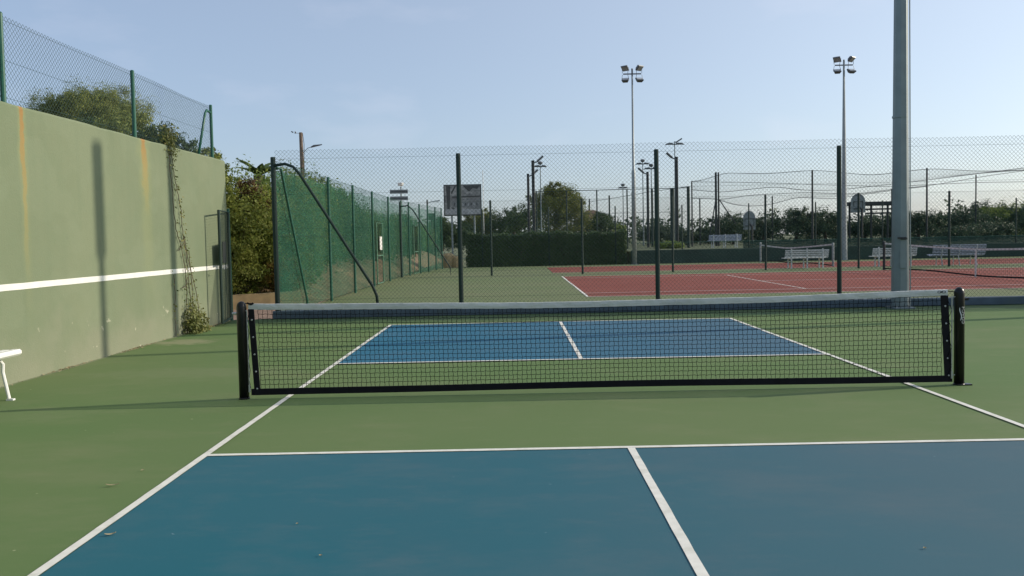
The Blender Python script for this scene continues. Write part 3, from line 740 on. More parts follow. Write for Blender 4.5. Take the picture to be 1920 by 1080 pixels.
# cords
CW = .0445
lines = []
cols = int((XR-XL-.14)/CW); NR = int((.905-TH-.09)/CW)
V_, F_ = [], []; off = 0
P = []
for i in range(cols+1):
    x = XL+.09+i*CW; row = []
    for k in range(NR*2+1):
        t = k/(NR*2); z = nbot(x)+.058+(ntop(x)-TH-nbot(x)-.05+.004)*t
        row.append((x+.0035*math.sin(k*1.7+i*2.1)+.002*math.sin(i*7.7+k*.31), .0015*math.sin(k+i), z))
    P.append(row)
V, Fq = poly_tubes(np.array(P), .0027); V_.append(V); F_.append(Fq+off); off += len(V)
P = []
for k in range(NR+1):
    row = []
    for i in range(cols*2+1):
        x = XL+.09+i*CW/2; t = k/NR; zb = nbot(x)+.058; z = zb+(ntop(x)-TH-zb)*t
        row.append((x, .002*math.sin(k*2+i), z+.0022*math.sin(i*1.57+k*1.3)-.0035*(i % 2)*math.sin(k*1.1+i*.05)))
    P.append(row)
V, Fq = poly_tubes(np.array(P), .0027); V_.append(V); F_.append(Fq+off); off += len(V)
npmesh('net_mesh', np.vstack(V_), np.vstack(F_), NETBLK, net, kind='stuff')
# lacing cord at both ends
for (xa, xb, w) in ((XL+.0, PX0+.055, 1), (XR+.0, PX1-.075, 1)):
    pts = []
    for i in range(9):
        pts.append((xa if i % 2 == 0 else xb, -.012, .10+i*.09))
    MB().tube(pts, .0028, 5).build('lacing_cord', NETBLK, net)
MB().tube([(PX0+.04, 0, .925), (XL+.03, 0, .925)], .005, 6).tube([(PX0+.06, -.01, .93), (PX0+.10, -.012, .915), (PX0+.12, -.01, .93)], .009, 6).build('tie_knot', NETBLK, net)
MB().tube([(PX1-.04, 0, .90), (XR-.03, 0, .915)], .004, 6).build('tension_cable', NETBLK, net)

# ------------------------------------------------------------------ tennis nets on the red courts
def far_net(x0, y0, x1, y1, label, hend, hmid, mid_t, post_mat, strap, cell=.10, group=None, postL=True, postR=True):
    t = thing('tennis_net', ((x0+x1)/2, (y0+y1)/2, 0), label, 'net', group)
    L = math.hypot(x1-x0, y1-y0); n = 40
    def P_(s, z): return (x0+(x1-x0)*s, y0+(y1-y0)*s, z)
    def top(s):
        a = abs(s-mid_t)/max(mid_t, 1-mid_t); return hmid+(hend-hmid)*a**1.3
    A = [P_(i/n, top(i/n)) for i in range(n+1)]; B = [P_(i/n, top(i/n)-.06) for i in range(n+1)]
    B2 = [(p[0]+.012, p[1], p[2]) for p in B]; A2 = [(p[0]+.012, p[1], p[2]) for p in A]
    MB().strip(A, B).strip(A2, B2).strip(A, A2).build('top_tape', TWHITE, t)
    def bot(s): return .03+.05*math.sin(s*math.pi*2)**2
    MB().strip([P_(i/n, bot(i/n)) for i in range(n+1)], [P_(i/n, bot(i/n)+.05) for i in range(n+1)]).build('bottom_band', BANDBLK, t)
    P = [[P_(i*cell/L, .05), P_(i*cell/L, top(i*cell/L)-.05)] for i in range(int(L/cell)+1)]
    V1, F1 = poly_tubes(np.array(P), .0022)
    P = [[P_(i/n, .05+(top(i/n)-.1)*k/9) for i in range(n+1)] for k in range(1, 9)]
    V2, F2 = poly_tubes(np.array(P), .0022)
    npmesh('net_mesh', np.vstack([V1, V2]), np.vstack([F1, F2+len(V1)]), NETBLK, t, kind='stuff')
    for (x, y, ok) in ((x0, y0, postL), (x1, y1, postR)):
        if ok: MB().lathe((x, y, 0), [(.05, 0), (.05, hend), (.04, hend+.03), (.01, hend+.04)], 12).build('post', post_mat, t)
    if strap:
        p = P_(mid_t, 0); MB().box((p[0], p[1], hmid/2), (.03, .06, hmid)).build('centre_strap', TWHITE, t)
    return t
far_net(13.5, 23.9, 13.75, 11.2, 'dark tennis net on the near red court, with white centre strap', 1.07, .90, .48, DARK, True)
far_net(12.05, 35.0, 13.08, 27.9, 'sagging tennis net with pale posts on the far red court', 1.0, .80, .42, GALVL, False, .12)

# ------------------------------------------------------------------ benches
def slat_bench(loc, rz, label, mat, nback=4, L=1.85, group='white slatted benches', legmat=None):
    t = thing('slatted_bench', loc, label, 'bench', group, rz)
    legmat = legmat or BWHITE
    for i in range(nback):        # back leans towards +y
        z = .50+i*.085; y = .19+i*.022
        MB().bbox((0, y, z), (L, .022, .062), .006, None).build('back_slat', mat, t, local=True)
    for i in range(4): MB().bbox((0, .12-i*.095, .44), (L, .075, .028), .006).build('seat_slat', mat, t, local=True)
    for x in (-L*.36, 0, L*.36):
        mb = MB(); mb.bbox((x, .245, .42), (.05, .045, .84 if nback >= 4 else .80), .006, None)
        mb.bbox((x, -.14, .21), (.05, .05, .42), .006); mb.bbox((x, .03, .405), (.046, .40, .04), .006)
        mb.build('leg_frame', legmat, t, local=True)
    return t
b1 = slat_bench((11.45, 26.75, 0), math.radians(2), 'white slatted bench seen from behind, left of the fence post beside the far net', BWHITE)
# facing away: back towards the camera
b1.rotation_euler = (0, 0, math.radians(180+2))
b2 = dup(b1, (15.2, 26.9, 0), 'white slatted bench seen from behind, partly hidden by the thick grey column', math.radians(179))
b4 = slat_bench((11.95, 42.0, .68), math.radians(183), 'shade-tinted bluish white bench on the terrace above the dark green wall', BSHADE, 4, 2.0)
# bench of many narrow curved slats
cb = thing('curved_slat_bench', (17.62, 26.5, 0), 'shade-tinted pale bluish bench of many narrow curved slats behind the centre strap of the net', 'bench', 'white slatted benches', math.radians(178))
for i in range(13):
    t = i/12
    if t < .5: a = t/.5; y = .42-.08*a; z = .86-.36*a
    else: a = (t-.5)/.5; y = .34-.48*a; z = .50-.055*math.sin(a*3.0)-.02
    MB().bbox((0, y, z), (2.15, .034, .034), .008).build('slat', BSHADE, cb, local=True)
for x in (-.7, .0, .7):
    MB().tube([(x, .45, .86), (x, .37, .5), (x, .32, .43), (x, -.16, .42)], .02, 6).tube([(x, .3, .43), (x, .42, 0)], .022, 6).tube([(x, -.1, .42), (x, -.14, 0)], .022, 6).build('leg_frame', BWHITE, cb, local=True)
# near bench by the wall, cut by the left edge of the picture
nb = thing('white_metal_bench', (-6.0, -.5, 0), 'glossy white metal bench by the practice wall, cut off by the left edge', 'bench')
for i, xx in enumerate((-5.845, -5.955, -6.065, -6.175)):
    MB().bbox((xx, -.62, .455-.006*i), (.10, 1.95, .060), .024).build('seat_slat', WHITE, nb)
for i, zz in enumerate((.62, .74, .86)): MB().bbox((-6.255-.02*i, -.62, zz), (.03, 1.95, .085), .01).build('back_slat', WHITE, nb)
for yy in (.16, -1.4):
    MB().tube([(-6.30, yy, .90), (-6.25, yy, .6), (-6.2, yy, .42), (-6.0, yy, .405), (-5.90, yy, .40), (-5.87, yy, .36), (-5.875, yy, .28), (-5.85, yy, .15), (-5.825, yy, .02)], .017, 8).tube([(-6.15, yy, .41), (-6.19, yy, .25), (-6.25, yy, .02)], .017, 8).box((-5.81, yy, .008), (.07, .04, .016)).box((-6.26, yy, .008), (.05, .04, .016)).build('leg_frame', WHITE, nb, smooth=False)

# ------------------------------------------------------------------ billboard, signpost, wooden pole
def print_mat():
    m, t, b = nodes('faded black and white print')
    P = pos(t)
    c = mix(t, noise(t, .9, 5, pos(t, (1, 1, 2.2)), .35, .65), (.17, .17, .165), (.40, .40, .38))
    c = mix(t, noise(t, 4, 6, P, .55, .7), c, (.05, .055, .06))
    t.links.new(c, b.inputs['Base Color']); b.inputs['Roughness'].default_value = .6
    return m
PRINT = print_mat()
PG = [plain('print tone %d' % i, (g, g*1.02, g*1.03), .6, var=.2) for i, g in enumerate((.06, .22, .42))]
bb = thing('billboard', (-4.03, 45, 0), 'large framed board with a grey photographic print on two posts', 'billboard')
MB().bbox((-4.03, 45, 4.03), (2.42, .10, 2.0), .01).build('panel', DARK, bb)
pp = MB().raw([(-5.18, 44.94, 3.1), (-2.88, 44.94, 3.1), (-2.88, 44.94, 4.97), (-5.18, 44.94, 4.97)], [(0, 1, 2, 3)]).build('print', PRINT, bb)
def pq(pts, mat, name, y=44.93): return MB().raw([(x, y, z) for x, z in pts], [tuple(range(len(pts)))]).build(name, mat, pp)
pq([(-5.15, 3.12), (-2.9, 3.12), (-2.9, 3.45), (-5.15, 3.45)], PG[2], 'print_band')
pq([(-5.02, 3.46), (-4.86, 3.46), (-4.8, 4.95), (-5.08, 4.95)], PG[0], 'print_shape')
pq([(-4.72, 4.4), (-4.42, 4.95), (-4.52, 4.95), (-4.78, 4.5)], PG[0], 'print_shape')
pq([(-4.0, 4.95), (-3.85, 4.78), (-3.6, 4.55), (-3.35, 4.8), (-3.1, 4.72), (-2.9, 4.95)], PG[0], 'print_shape')
pq([(-4.7, 4.18), (-2.9, 4.22), (-2.9, 4.30), (-4.7, 4.27)], PG[0], 'print_shape')
pq([(-4.7, 4.04), (-2.9, 3.98), (-2.9, 4.06), (-4.7, 4.10)], PG[1], 'print_shape')
pq([(-4.7, 3.60), (-2.95, 3.50), (-2.95, 3.92), (-4.7, 3.94)], PG[1], 'print_shape')
for q in range(9): pq([(-4.6+q*.18, 3.68), (-4.52+q*.18, 3.68), (-4.52+q*.18, 3.85), (-4.6+q*.18, 3.85)], PG[2] if q % 2 else PG[0], 'print_shape', 44.925)
for x in (-4.75, -3.3): MB().tube([(x, 45.1, 0), (x, 45.1, 4.6)], .06, 8).build('post', GALV, bb)

sp_ = thing('direction_sign', (-7.97, 45, 0), 'two stacked grey sign boards on a post with a small white lamp on top', 'sign')
MB().tube([(-7.97, 45, 0), (-7.97, 45, 4.95)], .045, 8).build('post', GALV, sp_)
for zz in (4.65, 4.22): MB().bbox((-8.1, 44.93, zz), (1.15, .03, .25), .006).build('board', SIGNB, sp_); MB().box((-8.1, 44.91, zz), (1.1, .004, .045)).build('stripe', DARK, sp_)
MB().lathe((-7.93, 44.9, 4.98), [(.02, 0), (.13, .06), (.16, .22), (.02, .26)], 10).box((-8.1, 44.9, 5.12), (.10, .08, .22)).build('lamp', WHITE, sp_)

wp = thing('wooden_pole', (-14.0, 45, 0), 'weathered wooden utility pole with a curved street lamp arm', 'utility pole')
MB().tube([(-14.02, 45, 0), (-13.98, 45, 5), (-14.02, 45, 8.55)], [.16, .14, .11], 10).build('pole', WOOD, wp, local=False)
MB().tube([(-13.86, 44.94, 3), (-13.84, 44.94, 6.8), (-13.8, 44.9, 7.8), (-13.88, 44.9, 8.5)], .018, 5).build('cable', ROPE, wp, local=False)
MB().tube([(-13.95, 45, 7.2), (-13.6, 45, 7.55), (-13.35, 45, 7.62)], .022, 6).build('arm', GALV, wp, local=False)
MB().tube([(-13.4, 45, 7.60), (-13.2, 45, 7.68), (-12.9, 45, 7.72), (-12.68, 45, 7.76)], [.04, .075, .05, .03], 8).build('lamp_head', LAMPG, wp, local=False)
MB().tube([(-14.0, 45, 8.5), (-14.45, 45, 8.52)], .012, 5).tube([(-14.33, 45, 8.5), (-14.38, 45, 8.62)], .035, 6).tube([(-14.5, 45, 8.56), (-14.62, 45, 8.63)], .035, 6).build('insulator', DARK, wp, local=False)
wp.location.x -= .27

sp2 = thing('street_lamp', (-7.35, 55, 0), 'distant dark street lamp standing behind the screened side fence', 'street lamp')
MB().tube([(-7.35, 55, 0), (-7.35, 55, 4.6)], [.09, .06], 8).build('pole', DARK, sp2)
MB().tube([(-7.35, 55, 4.3), (-7.0, 55, 4.45), (-6.4, 55, 4.5)], [.02, .025, .05], 6).build('arm', GALV, sp2)
tr_ = MB().bbox((-6.75, 52, 3.2), (.55, .5, .5), .03).tube([(-6.75, 52, 0), (-6.75, 52, 3.0)], .07, 8).build('transformer_box', DARK)
tag(tr_, 'small dark box on a pole peeping over the screened fence', 'box')

# ------------------------------------------------------------------ park lamps and spotlight posts
def t_lamp(x, y, h, label, arm=.55, ball=False):
    t = thing('park_lamp', (x, y, .6), label, 'street lamp', 'pale park lamps beyond the courts')
    MB().tube([(x, y, .6), (x, y, h+.25)], [.06, .035], 8).build('pole', GALV, t)
    for s in (-1, 1):
        MB().tube([(x, y, h), (x+s*arm*.35, y, h+.07), (x+s*arm*.75, y, h+.05), (x+s*arm, y, h-.02)], [.03, .09, .07, .02], 8).build('lamp_head', LAMPG, t)
    if ball: MB().lathe((x, y, h+.15), [(.03, 0), (.17, .08), (.19, .18), (.1, .26), (.01, .28)], 10).build('cap', LAMPG, t)
    else:
        R_ = Matrix.Rotation(math.radians(-32), 3, 'Y'); MB().bbox((x+.32, y, h+.30), (.55, .22, .10), .02, R_).tube([(x, y, h+.2), (x+.15, y, h+.2)], .03, 6).build('spotlight', LAMPG, t)
    return t
def px(x, y, Y):
    d = f + rr*((x-960)/F) - uu*((y-540+24.19)/F); t = (Y-CP[1])/d.y; return Vector(CP)+d*t
for (x, y, Y, lab, arm, ball) in ((1265, 271, 56, 'tallest pale park lamp, with a tilted spotlight above its two arms', .75, False),
                                (1205, 308, 60, 'park lamp with a box lamp on top, just right of the slim floodlight mast', .60, True),
                                (1221, 317, 58, 'park lamp half hidden by the third fence post', .60, True),
                                (1013, 313, 54, 'park lamp beside the pair of black posts over the yellowish tree', .5, True),
                                (1168, 353, 66, 'smallest park lamp, left of the slim floodlight mast', .45, True)):
    p = px(x, y, Y); t_lamp(p.x, Y, p.z, lab, arm, ball)
def black_post(x, y, Y, side, label, w=.24):
    p = px(x, y, Y); t = thing('spotlight_post', (p.x, Y, .6), label, 'light pole', 'black spotlight posts')
    MB().bbox((p.x, Y, (p.z+.6)/2), (w, w, p.z-.6), .03).build('post', DARK, t)
    R_ = Matrix.Rotation(-side*math.radians(42), 3, 'Y')
    MB().tube([(p.x, Y-.1, p.z-.2), (p.x+side*.3, Y-.1, p.z-.08)], .04, 6).bbox((p.x+side*.48, Y-.1, p.z+.10), (.5, .28, .12), .03, R_).build('spotlight', LAMPG, t)
black_post(999, 301, 46, 1, 'taller of the two black posts in front of the yellowish tree', .2)
black_post(990, 326, 48, 1, 'shorter of the two black posts in front of the yellowish tree', .17)
black_post(1268, 294, 47, -1, 'black post with a left-pointing spotlight, in front of the tallest park lamp', .2)
black_post(1214, 322, 50, -1, 'thin black post with a left-pointing spotlight, left of the third fence post', .17)
fp = MB().tube([(-2.3, 55, .6), (-2.3, 55, px(905, 320, 55).z)], .025, 6).build('flagpole', WHITE)
tag(fp, 'thin white flagpole just right of the billboard', 'flagpole')
fp.data.transform(Matrix.Translation((px(905, 320, 55).x+2.3, 0, 0)))

# ------------------------------------------------------------------ tall ball-stop fence and netting cage
tf = thing('ball_stop_fence', (.7, 45, .68), 'tall see-through ball stop fence standing behind the clipped hedge', 'fence')
V, Fq = chainlink((.7, 45), (10.4, 45), .68, 4.45, .22, .0030, 8); npmesh('wire_mesh', V, Fq, GWIRE, tf, kind='stuff')
for i in range(6): post((.7+i*1.94, 45), .6, 4.5, .045, GFPOST, tf)
MB().tube([(.7, 45, 4.48), (10.4, 45, 4.52)], .022, 6).build('top_rail', GFPOST, tf)
for zz in (3.0, 1.7): MB().tube([(.7, 45, zz), (10.4, 45, zz)], .012, 5).build('rail', GFPOST, tf)
tf2 = thing('ball_stop_fence', (10.4, 45, .68), 'short heavy-posted return of the ball stop fence left of the hanging nets', 'fence')
for (x, y, z, r) in ((10.45, 45, 4.62, .10), (10.0, 48, 4.7, .15), (9.3, 52, 4.9, .08), (8.6, 57, 5.0, .07), (7.6, 64, 5.1, .07), (6.6, 72, 5.2, .07)):
    post((x, y), .6, z, r, GFPOST, tf2)
MB().tube([(10.45, 45, 4.6), (10.0, 48, 4.65), (9.3, 52, 4.7), (7.6, 64, 4.8), (6.6, 72, 4.9)], .02, 5).build('top_rail', GFPOST, tf2)
V, Fq = chainlink((10.45, 45), (9.3, 52), .68, 4.6, .22, .0026, 9); npmesh('wire_mesh', V, Fq, GWIRE, tf2, kind='stuff')

cg = thing('netting_cage', (20, 50, .68), 'sagging grey overhead netting slung between thin black poles', 'netting')
def P50(x, y, Y=50): p = px(x, y, Y); return (p.x, p.y, p.z)
for (x, y, r) in ((1297, 340, .06), (1342, 323, .09), (1347, 323, .07), (1523, 319, .075), (1738, 315, .07)):
    p = P50(x, y); MB().tube([(p[0], p[1], .6), p], [r, r*.8], 8).build('pole', DARK, cg)
for (x, y) in ((1312, 372), (1448, 368), (1672, 354), (1830, 328)):
    p = P50(x, y, 58); MB().tube([(p[0], p[1], .6), p], .055, 6).build('pole', DARK, cg)
MB().tube([P50(1347, 372), P50(1380, 420)], .04, 5).tube([P50(1342, 375), P50(1331, 440)], .04, 5).build('stay', DARK, cg)
def interp(poly, n):
    poly = np.array(poly, float); t = np.linspace(poly[0, 0], poly[-1, 0], n)
    # smooth by averaging of linear interpolation
    y = np.interp(t, poly[:, 0], poly[:, 1]); k = max(3, n//14); ker = np.ones(k)/k
    ys_ = np.convolve(np.pad(y, k//2, mode='edge'), ker, mode='valid')[:n]; ys_[0] = y[0]; ys_[-1] = y[-1]
    return t, ys_
def hang(top, bot, Y0, Y1, n=90, m=16, r=.006):
    t, a = interp(top, n); _, b = interp(bot, n)
    G = np.zeros((m+1, n, 3))
    for i in range(n):
        A_ = px(t[i], a[i], Y0); B_ = px(t[i], b[i], Y1)
        for j in range(m+1):
            s = j/m; q = A_.lerp(B_, s); G[j, i] = (q.x, q.y, q.z-.10*math.sin(math.pi*s))
    V1, F1 = poly_tubes(G, r); V2, F2 = poly_tubes(np.ascontiguousarray(G.transpose(1, 0, 2)), r)
    npmesh('net', np.vstack([V1, V2]), np.vstack([F1, F2+len(V1)]), ROPE, cg, kind='stuff')
hang([(1297, 340), (1320, 338), (1345, 324), (1430, 325), (1523, 319), (1630, 328), (1738, 316), (1830, 321), (1990, 318)],
     [(1297, 356), (1345, 361), (1410, 354), (1450, 350), (1500, 357), (1560, 357), (1660, 346), (1738, 337), (1850, 323), (1990, 305)], 50, 54, 130, 16, .0038)
hang([(1297, 358), (1345, 362), (1410, 354), (1450, 350), (1500, 357), (1560, 357), (1660, 346), (1738, 337)],
     [(1297, 372), (1340, 373), (1370, 383), (1400, 387), (1440, 384), (1490, 370), (1560, 370), (1640, 361), (1738, 349)], 54, 50, 100, 10, .0038)
for poly, Y in (([(1297, 340), (1320, 338), (1345, 324), (1430, 326), (1523, 319), (1630, 329), (1738, 316), (1830, 321), (1990, 318)], 50),
                ([(1297, 356), (1345, 361), (1410, 354), (1450, 350), (1500, 357), (1560, 357), (1660, 346), (1738, 337), (1850, 323), (1990, 305)], 54),
                ([(1350, 374), (1400, 366), (1500, 361), (1600, 364), (1660, 356), (1738, 348), (1850, 329), (1990, 310)], 52),
                ([(1297, 372), (1340, 373), (1370, 383), (1400, 387), (1440, 384), (1490, 370), (1560, 373), (1640, 361), (1738, 349)], 50),
                ([(1297, 341), (1400, 342), (1523, 346), (1660, 350), (1738, 346), (1830, 342), (1990, 340)], 58)):
    t, a = interp(poly, 60); MB().tube([tuple(px(x, y, Y)) for x, y in zip(t, a)], .022, 4).build('rope', ROPE, cg)

# basketball backboards and open shelter on the right
def hoop(x, y, Y, label, w=.9):
    p = px(x, y, Y); t = thing('basketball_hoop', (p.x, Y, .6), label, 'basketball hoop', 'basketball hoops beyond the courts')
    pts = [(-w, -.75), (w, -.75), (w, .1)] + [(w*math.cos(a), .1+.62*math.sin(a)) for a in [i*math.pi/8 for i in range(1, 8)]] + [(-w, .1)]
    v = [(p.x+a, Y, p.z-.6+b) for a, b in pts]+[(p.x+a, Y+.05, p.z-.6+b) for a, b in pts]; n = len(pts)
    bd = MB().raw(v, [tuple(range(n)), tuple(range(2*n-1, n-1, -1))]+[(i, n+i, n+(i+1) % n, (i+1) % n) for i in range(n)]).build('backboard', BACKB, t)
    mb = MB(); q = [(p.x+a, Y-.02, p.z-.6+b) for a, b in ((-.35, -.45), (.35, -.45), (.35, .1), (-.35, .1), (-.35, -.45))]; mb.tube(q, .035, 4).build('target_square', DARK, bd)
    MB().tube([(p.x, Y-.7, .6), (p.x, Y-.7, p.z-1.1), (p.x, Y-.05, p.z-.9)], .08, 8).build('post', DARK, t)
    MB().tube([(p.x+.23*math.cos(i*.628), Y+.3+.23*math.sin(i*.628), p.z-1.0) for i in range(11)], .014, 5, cap=False).build('ring', ROOF, t)
hoop(1405, 398, 56, 'rounded basketball backboard rising over the left dark trees', .48)
hoop(1609, 366, 56, 'rounded basketball backboard above the open shelter', .56)
sh = thing('open_shelter', (25.5, 57, .68), 'dark flat-roofed open shelter with rails, behind the thick grey column', 'shelter')
a = px(1588, 383, 57); b = px(1700, 379, 57)
MB().bbox(((a.x+b.x)/2, 57.6, a.z+.02), (b.x-a.x, 1.8, .28), .02).build('roof', DARK, sh)
for k, zz in enumerate((-.42, -.74)): MB().bbox((a.x+2.7+k*.2, 57.2, a.z+zz), (2.6, .08, .13), .01).build('rail', DARK, sh)
for x in (a.x+.2, a.x+1.9, a.x+3.2, b.x-.1): MB().bbox((x, 57, (a.z+.6)/2), (.13, .13, a.z-.6), .01).build('post', DARK, sh)
# small house roof left of the slim mast
hs_ = thing('small_house', (7.0, 64, .68), 'low building with a dull tiled roof behind the hedge, left of the slim mast', 'building')
p0 = px(1098, 395, 64); p1 = px(1145, 405, 64)
MB().box(((p0.x+p1.x)/2, 66, (p1.z-.3+.6)/2), (p1.x-p0.x-.4, 3, p1.z-.9)).build('wall', CREAM, hs_)
MB().raw([(p0.x-.3, 64, p1.z-.2), (p1.x+.3, 64, p1.z-.2), (p1.x+.3, 68, p1.z-.2), (p0.x-.3, 68, p1.z-.2), (p0.x+.2, 66, p0.z+.1), (p1.x-1.2, 66, p0.z+.1)], [(0, 1, 5, 4), (2, 3, 4, 5), (1, 2, 5), (3, 0, 4), (0, 3, 2, 1)]).build('roof', ROOF, hs_)
MB().box(((p0.x+p1.x)/2, 64.49, 2.0), (.6, .04, .7)).build('window', DARK, hs_)

# ------------------------------------------------------------------ vegetation
# clipped hedge behind the far court
hb_ = thing('clipped_hedge', (1.0, 37, 0), 'long dark clipped hedge behind the far red court', 'hedge')
rng = np.random.RandomState(5); n = 30000
x = rng.uniform(-3.4, 5.3, n); face = rng.rand(n)
topz = 1.72+.05*np.sin(x*1.3)+.045*np.sin(x*3.7+1)+.035*np.sin(x*9.1)
z = np.where(face < .7, rng.rand(n)*topz, topz+rng.normal(size=n)*.04)
y = np.where(face < .7, 36.6+rng.normal(size=n)*.05, 36.6+rng.rand(n)*1.6)
P = np.stack([x, y, z], 1); d = np.where((face < .7)[:, None], np.array([0, -1, .2]), np.array([0, -.2, 1]))+rng.normal(size=(n, 3))*.7
d /= np.linalg.norm(d, axis=1, keepdims=True); a_ = np.cross(d, rng.normal(size=(n, 3))); a_ /= np.linalg.norm(a_, axis=1, keepdims=True); b_ = np.cross(d, a_)
L = .10*(.6+.8*rng.rand(n))[:, None]
npmesh('foliage', np.stack([P-a_*L*.5, P+b_*L*.3, P+a_*L*.5, P-b_*L*.3], 1).reshape(-1, 3), np.arange(n*4).reshape(n, 4), LF_DARK, hb_)
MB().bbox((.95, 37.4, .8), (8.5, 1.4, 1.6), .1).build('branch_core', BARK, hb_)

# shrubs in the opening and along the bank (each its own)
def shrub(x, y, z0, r, h, n, size, mat, label, seed, group='shrubs on the planted bank', name='shrub', aspect=.45, ry=None):
    rg = random.Random(seed); bl = [(x, y, z0+h*.55, r, ry or r, h*.5)]
    for i in range(5):
        a = rg.uniform(0, 6.28); bl.append((x+math.cos(a)*r*.6, y+math.sin(a)*(ry or r)*.6, z0+h*rg.uniform(.35, .8), r*.5, (ry or r)*.5, h*.28))
    return tree(name, (x, y, z0-.05), z0+h, bl, n, size, mat, label, 'shrub', group, tr=.05, limbs=5, seed=seed, part='foliage', aspect=aspect, shell=.5)
shrub(-7.4, 12.2, .25, 1.0, 2.6, 22000, .075, LF_SUN, 'broad mid green shrub filling the opening beside the practice wall', 1)
shrub(-6.5, 12.9, .2, .8, 2.1, 18000, .075, LF_SUN, 'yellow green shrub in the opening, touching the fence end post', 2)
shrub(-8.3, 13.8, .5, 1.3, 3.0, 16000, .09, LF_MID, 'tall dark shrub at the back of the opening, against the sky', 3)
shrub(-6.9, 14.4, .5, 1.1, 2.7, 14000, .09, LF_SUN, 'leafy shrub behind the end post of the screened fence', 4)
shrub(-7.5, 12.9, 1.9, .6, 1.15, 3500, .075, LF_RED, 'reddish shrub high in the opening near the wall top', 5)
shrub(-6.35, 11.85, .1, .55, .95, 5000, .07, LF_RUST, 'low rusty orange shrub just above the tan wall', 6)
shrub(-7.35, 11.5, .12, .7, 1.0, 7500, .06, LF_SUN, 'low fresh green shrub on top of the tan wall', 7)
k = 8
for i, (yv, xx, h, mt) in enumerate(((15.8, -7.1, 2.75, LF_MID), (17.8, -7.3, 2.85, LF_DARK), (19.8, -7.3, 2.7, LF_MID), (21.8, -7.3, 2.65, LF_DARK), (24.0, -7.4, 2.45, LF_MID), (26.4, -7.2, 2.2, LF_DARK), (29.0, -7.0, 2.1, LF_MID), (32.0, -6.7, 2.1, LF_DARK), (35.5, -6.4, 2.0, LF_MID))):
    lab = ['first', 'second', 'third', 'fourth', 'fifth', 'sixth', 'seventh', 'eighth', 'ninth'][i]
    shrub(xx, yv, .62, 1.35, h, 15000, .085, mt, '%s tall shrub along the bank behind the screened fence, counted from the opening' % lab, k+i)
# stiff upright shoots above the fence
st = thing('spiky_shrub', (-7.0, 17.5, 1.0), 'upright spiky shoots rising above the screened fence', 'shrub')
mb = MB(); rg = random.Random(2)
for i in range(110):
    y = rg.uniform(13.5, 22.5); x = -6.9+rg.uniform(-.5, .4); z = 2.9-.012*(y-13); h = rg.uniform(.25, .62); dx, dy = rg.uniform(-.12, .12), rg.uniform(-.15, .15)
    w = rg.uniform(.02, .045); mb.raw([(x-w, y, z), (x+w, y, z), (x+dx+w*.6, y+dy, z+h*.7), (x+dx*1.5, y+dy*1.5, z+h), (x+dx-w*.6, y+dy, z+h*.7)], [(0, 1, 2, 3, 4)])
    for q in range(4):
        zz = z+h*rg.uniform(.2, .9); a = rg.uniform(0, 6.28); mb.raw([(x+dx*.5, y, zz), (x+math.cos(a)*.10, y+math.sin(a)*.10, zz+.07), (x+dx*.5, y, zz+.05)], [(0, 1, 2)])
mb.build('shoots', LF_MID, st, kind='stuff')
# palm fronds
pm = thing('palm', (-8.6, 17.5, .8), 'palm whose pointed fronds stick up behind the shrubs in the opening', 'palm tree')
MB().tube([(-8.6, 17.5, .6), (-8.6, 17.5, 3.6)], [.2, .17], 8).build('trunk', BARK, pm)
rg = random.Random(4)
for i in range(11):
    a = i*.571+rg.uniform(-.1, .1); up = rg.uniform(.75, 1.45); L = rg.uniform(.65, .95); c = Vector((-8.6, 17.5, 3.6)); mb = MB(); A = []; B = []
    for s in range(8):
        t = s/7; q = c+Vector((math.cos(a)*L*t*math.cos(up*(1-t*.6)), math.sin(a)*L*t*math.cos(up*(1-t*.6)), L*t*math.sin(up)-.55*L*t*t*.8)); w = .13*math.sin(math.pi*(.12+.86*t))
        pn = Vector((-math.sin(a), math.cos(a), 0)); A.append(q-pn*w-Vector((0, 0, w*.5))); B.append(q); mb.v += []
        if s: pass
    C2 = [b+(b-a2) for a2, b in zip(A, B)]; C2 = [Vector((p.x, p.y, a2.z)) for p, a2 in zip(C2, A)]
    mb.strip(A, B); mb.strip(B, C2); mb.build('frond', LF_DARK, pm)
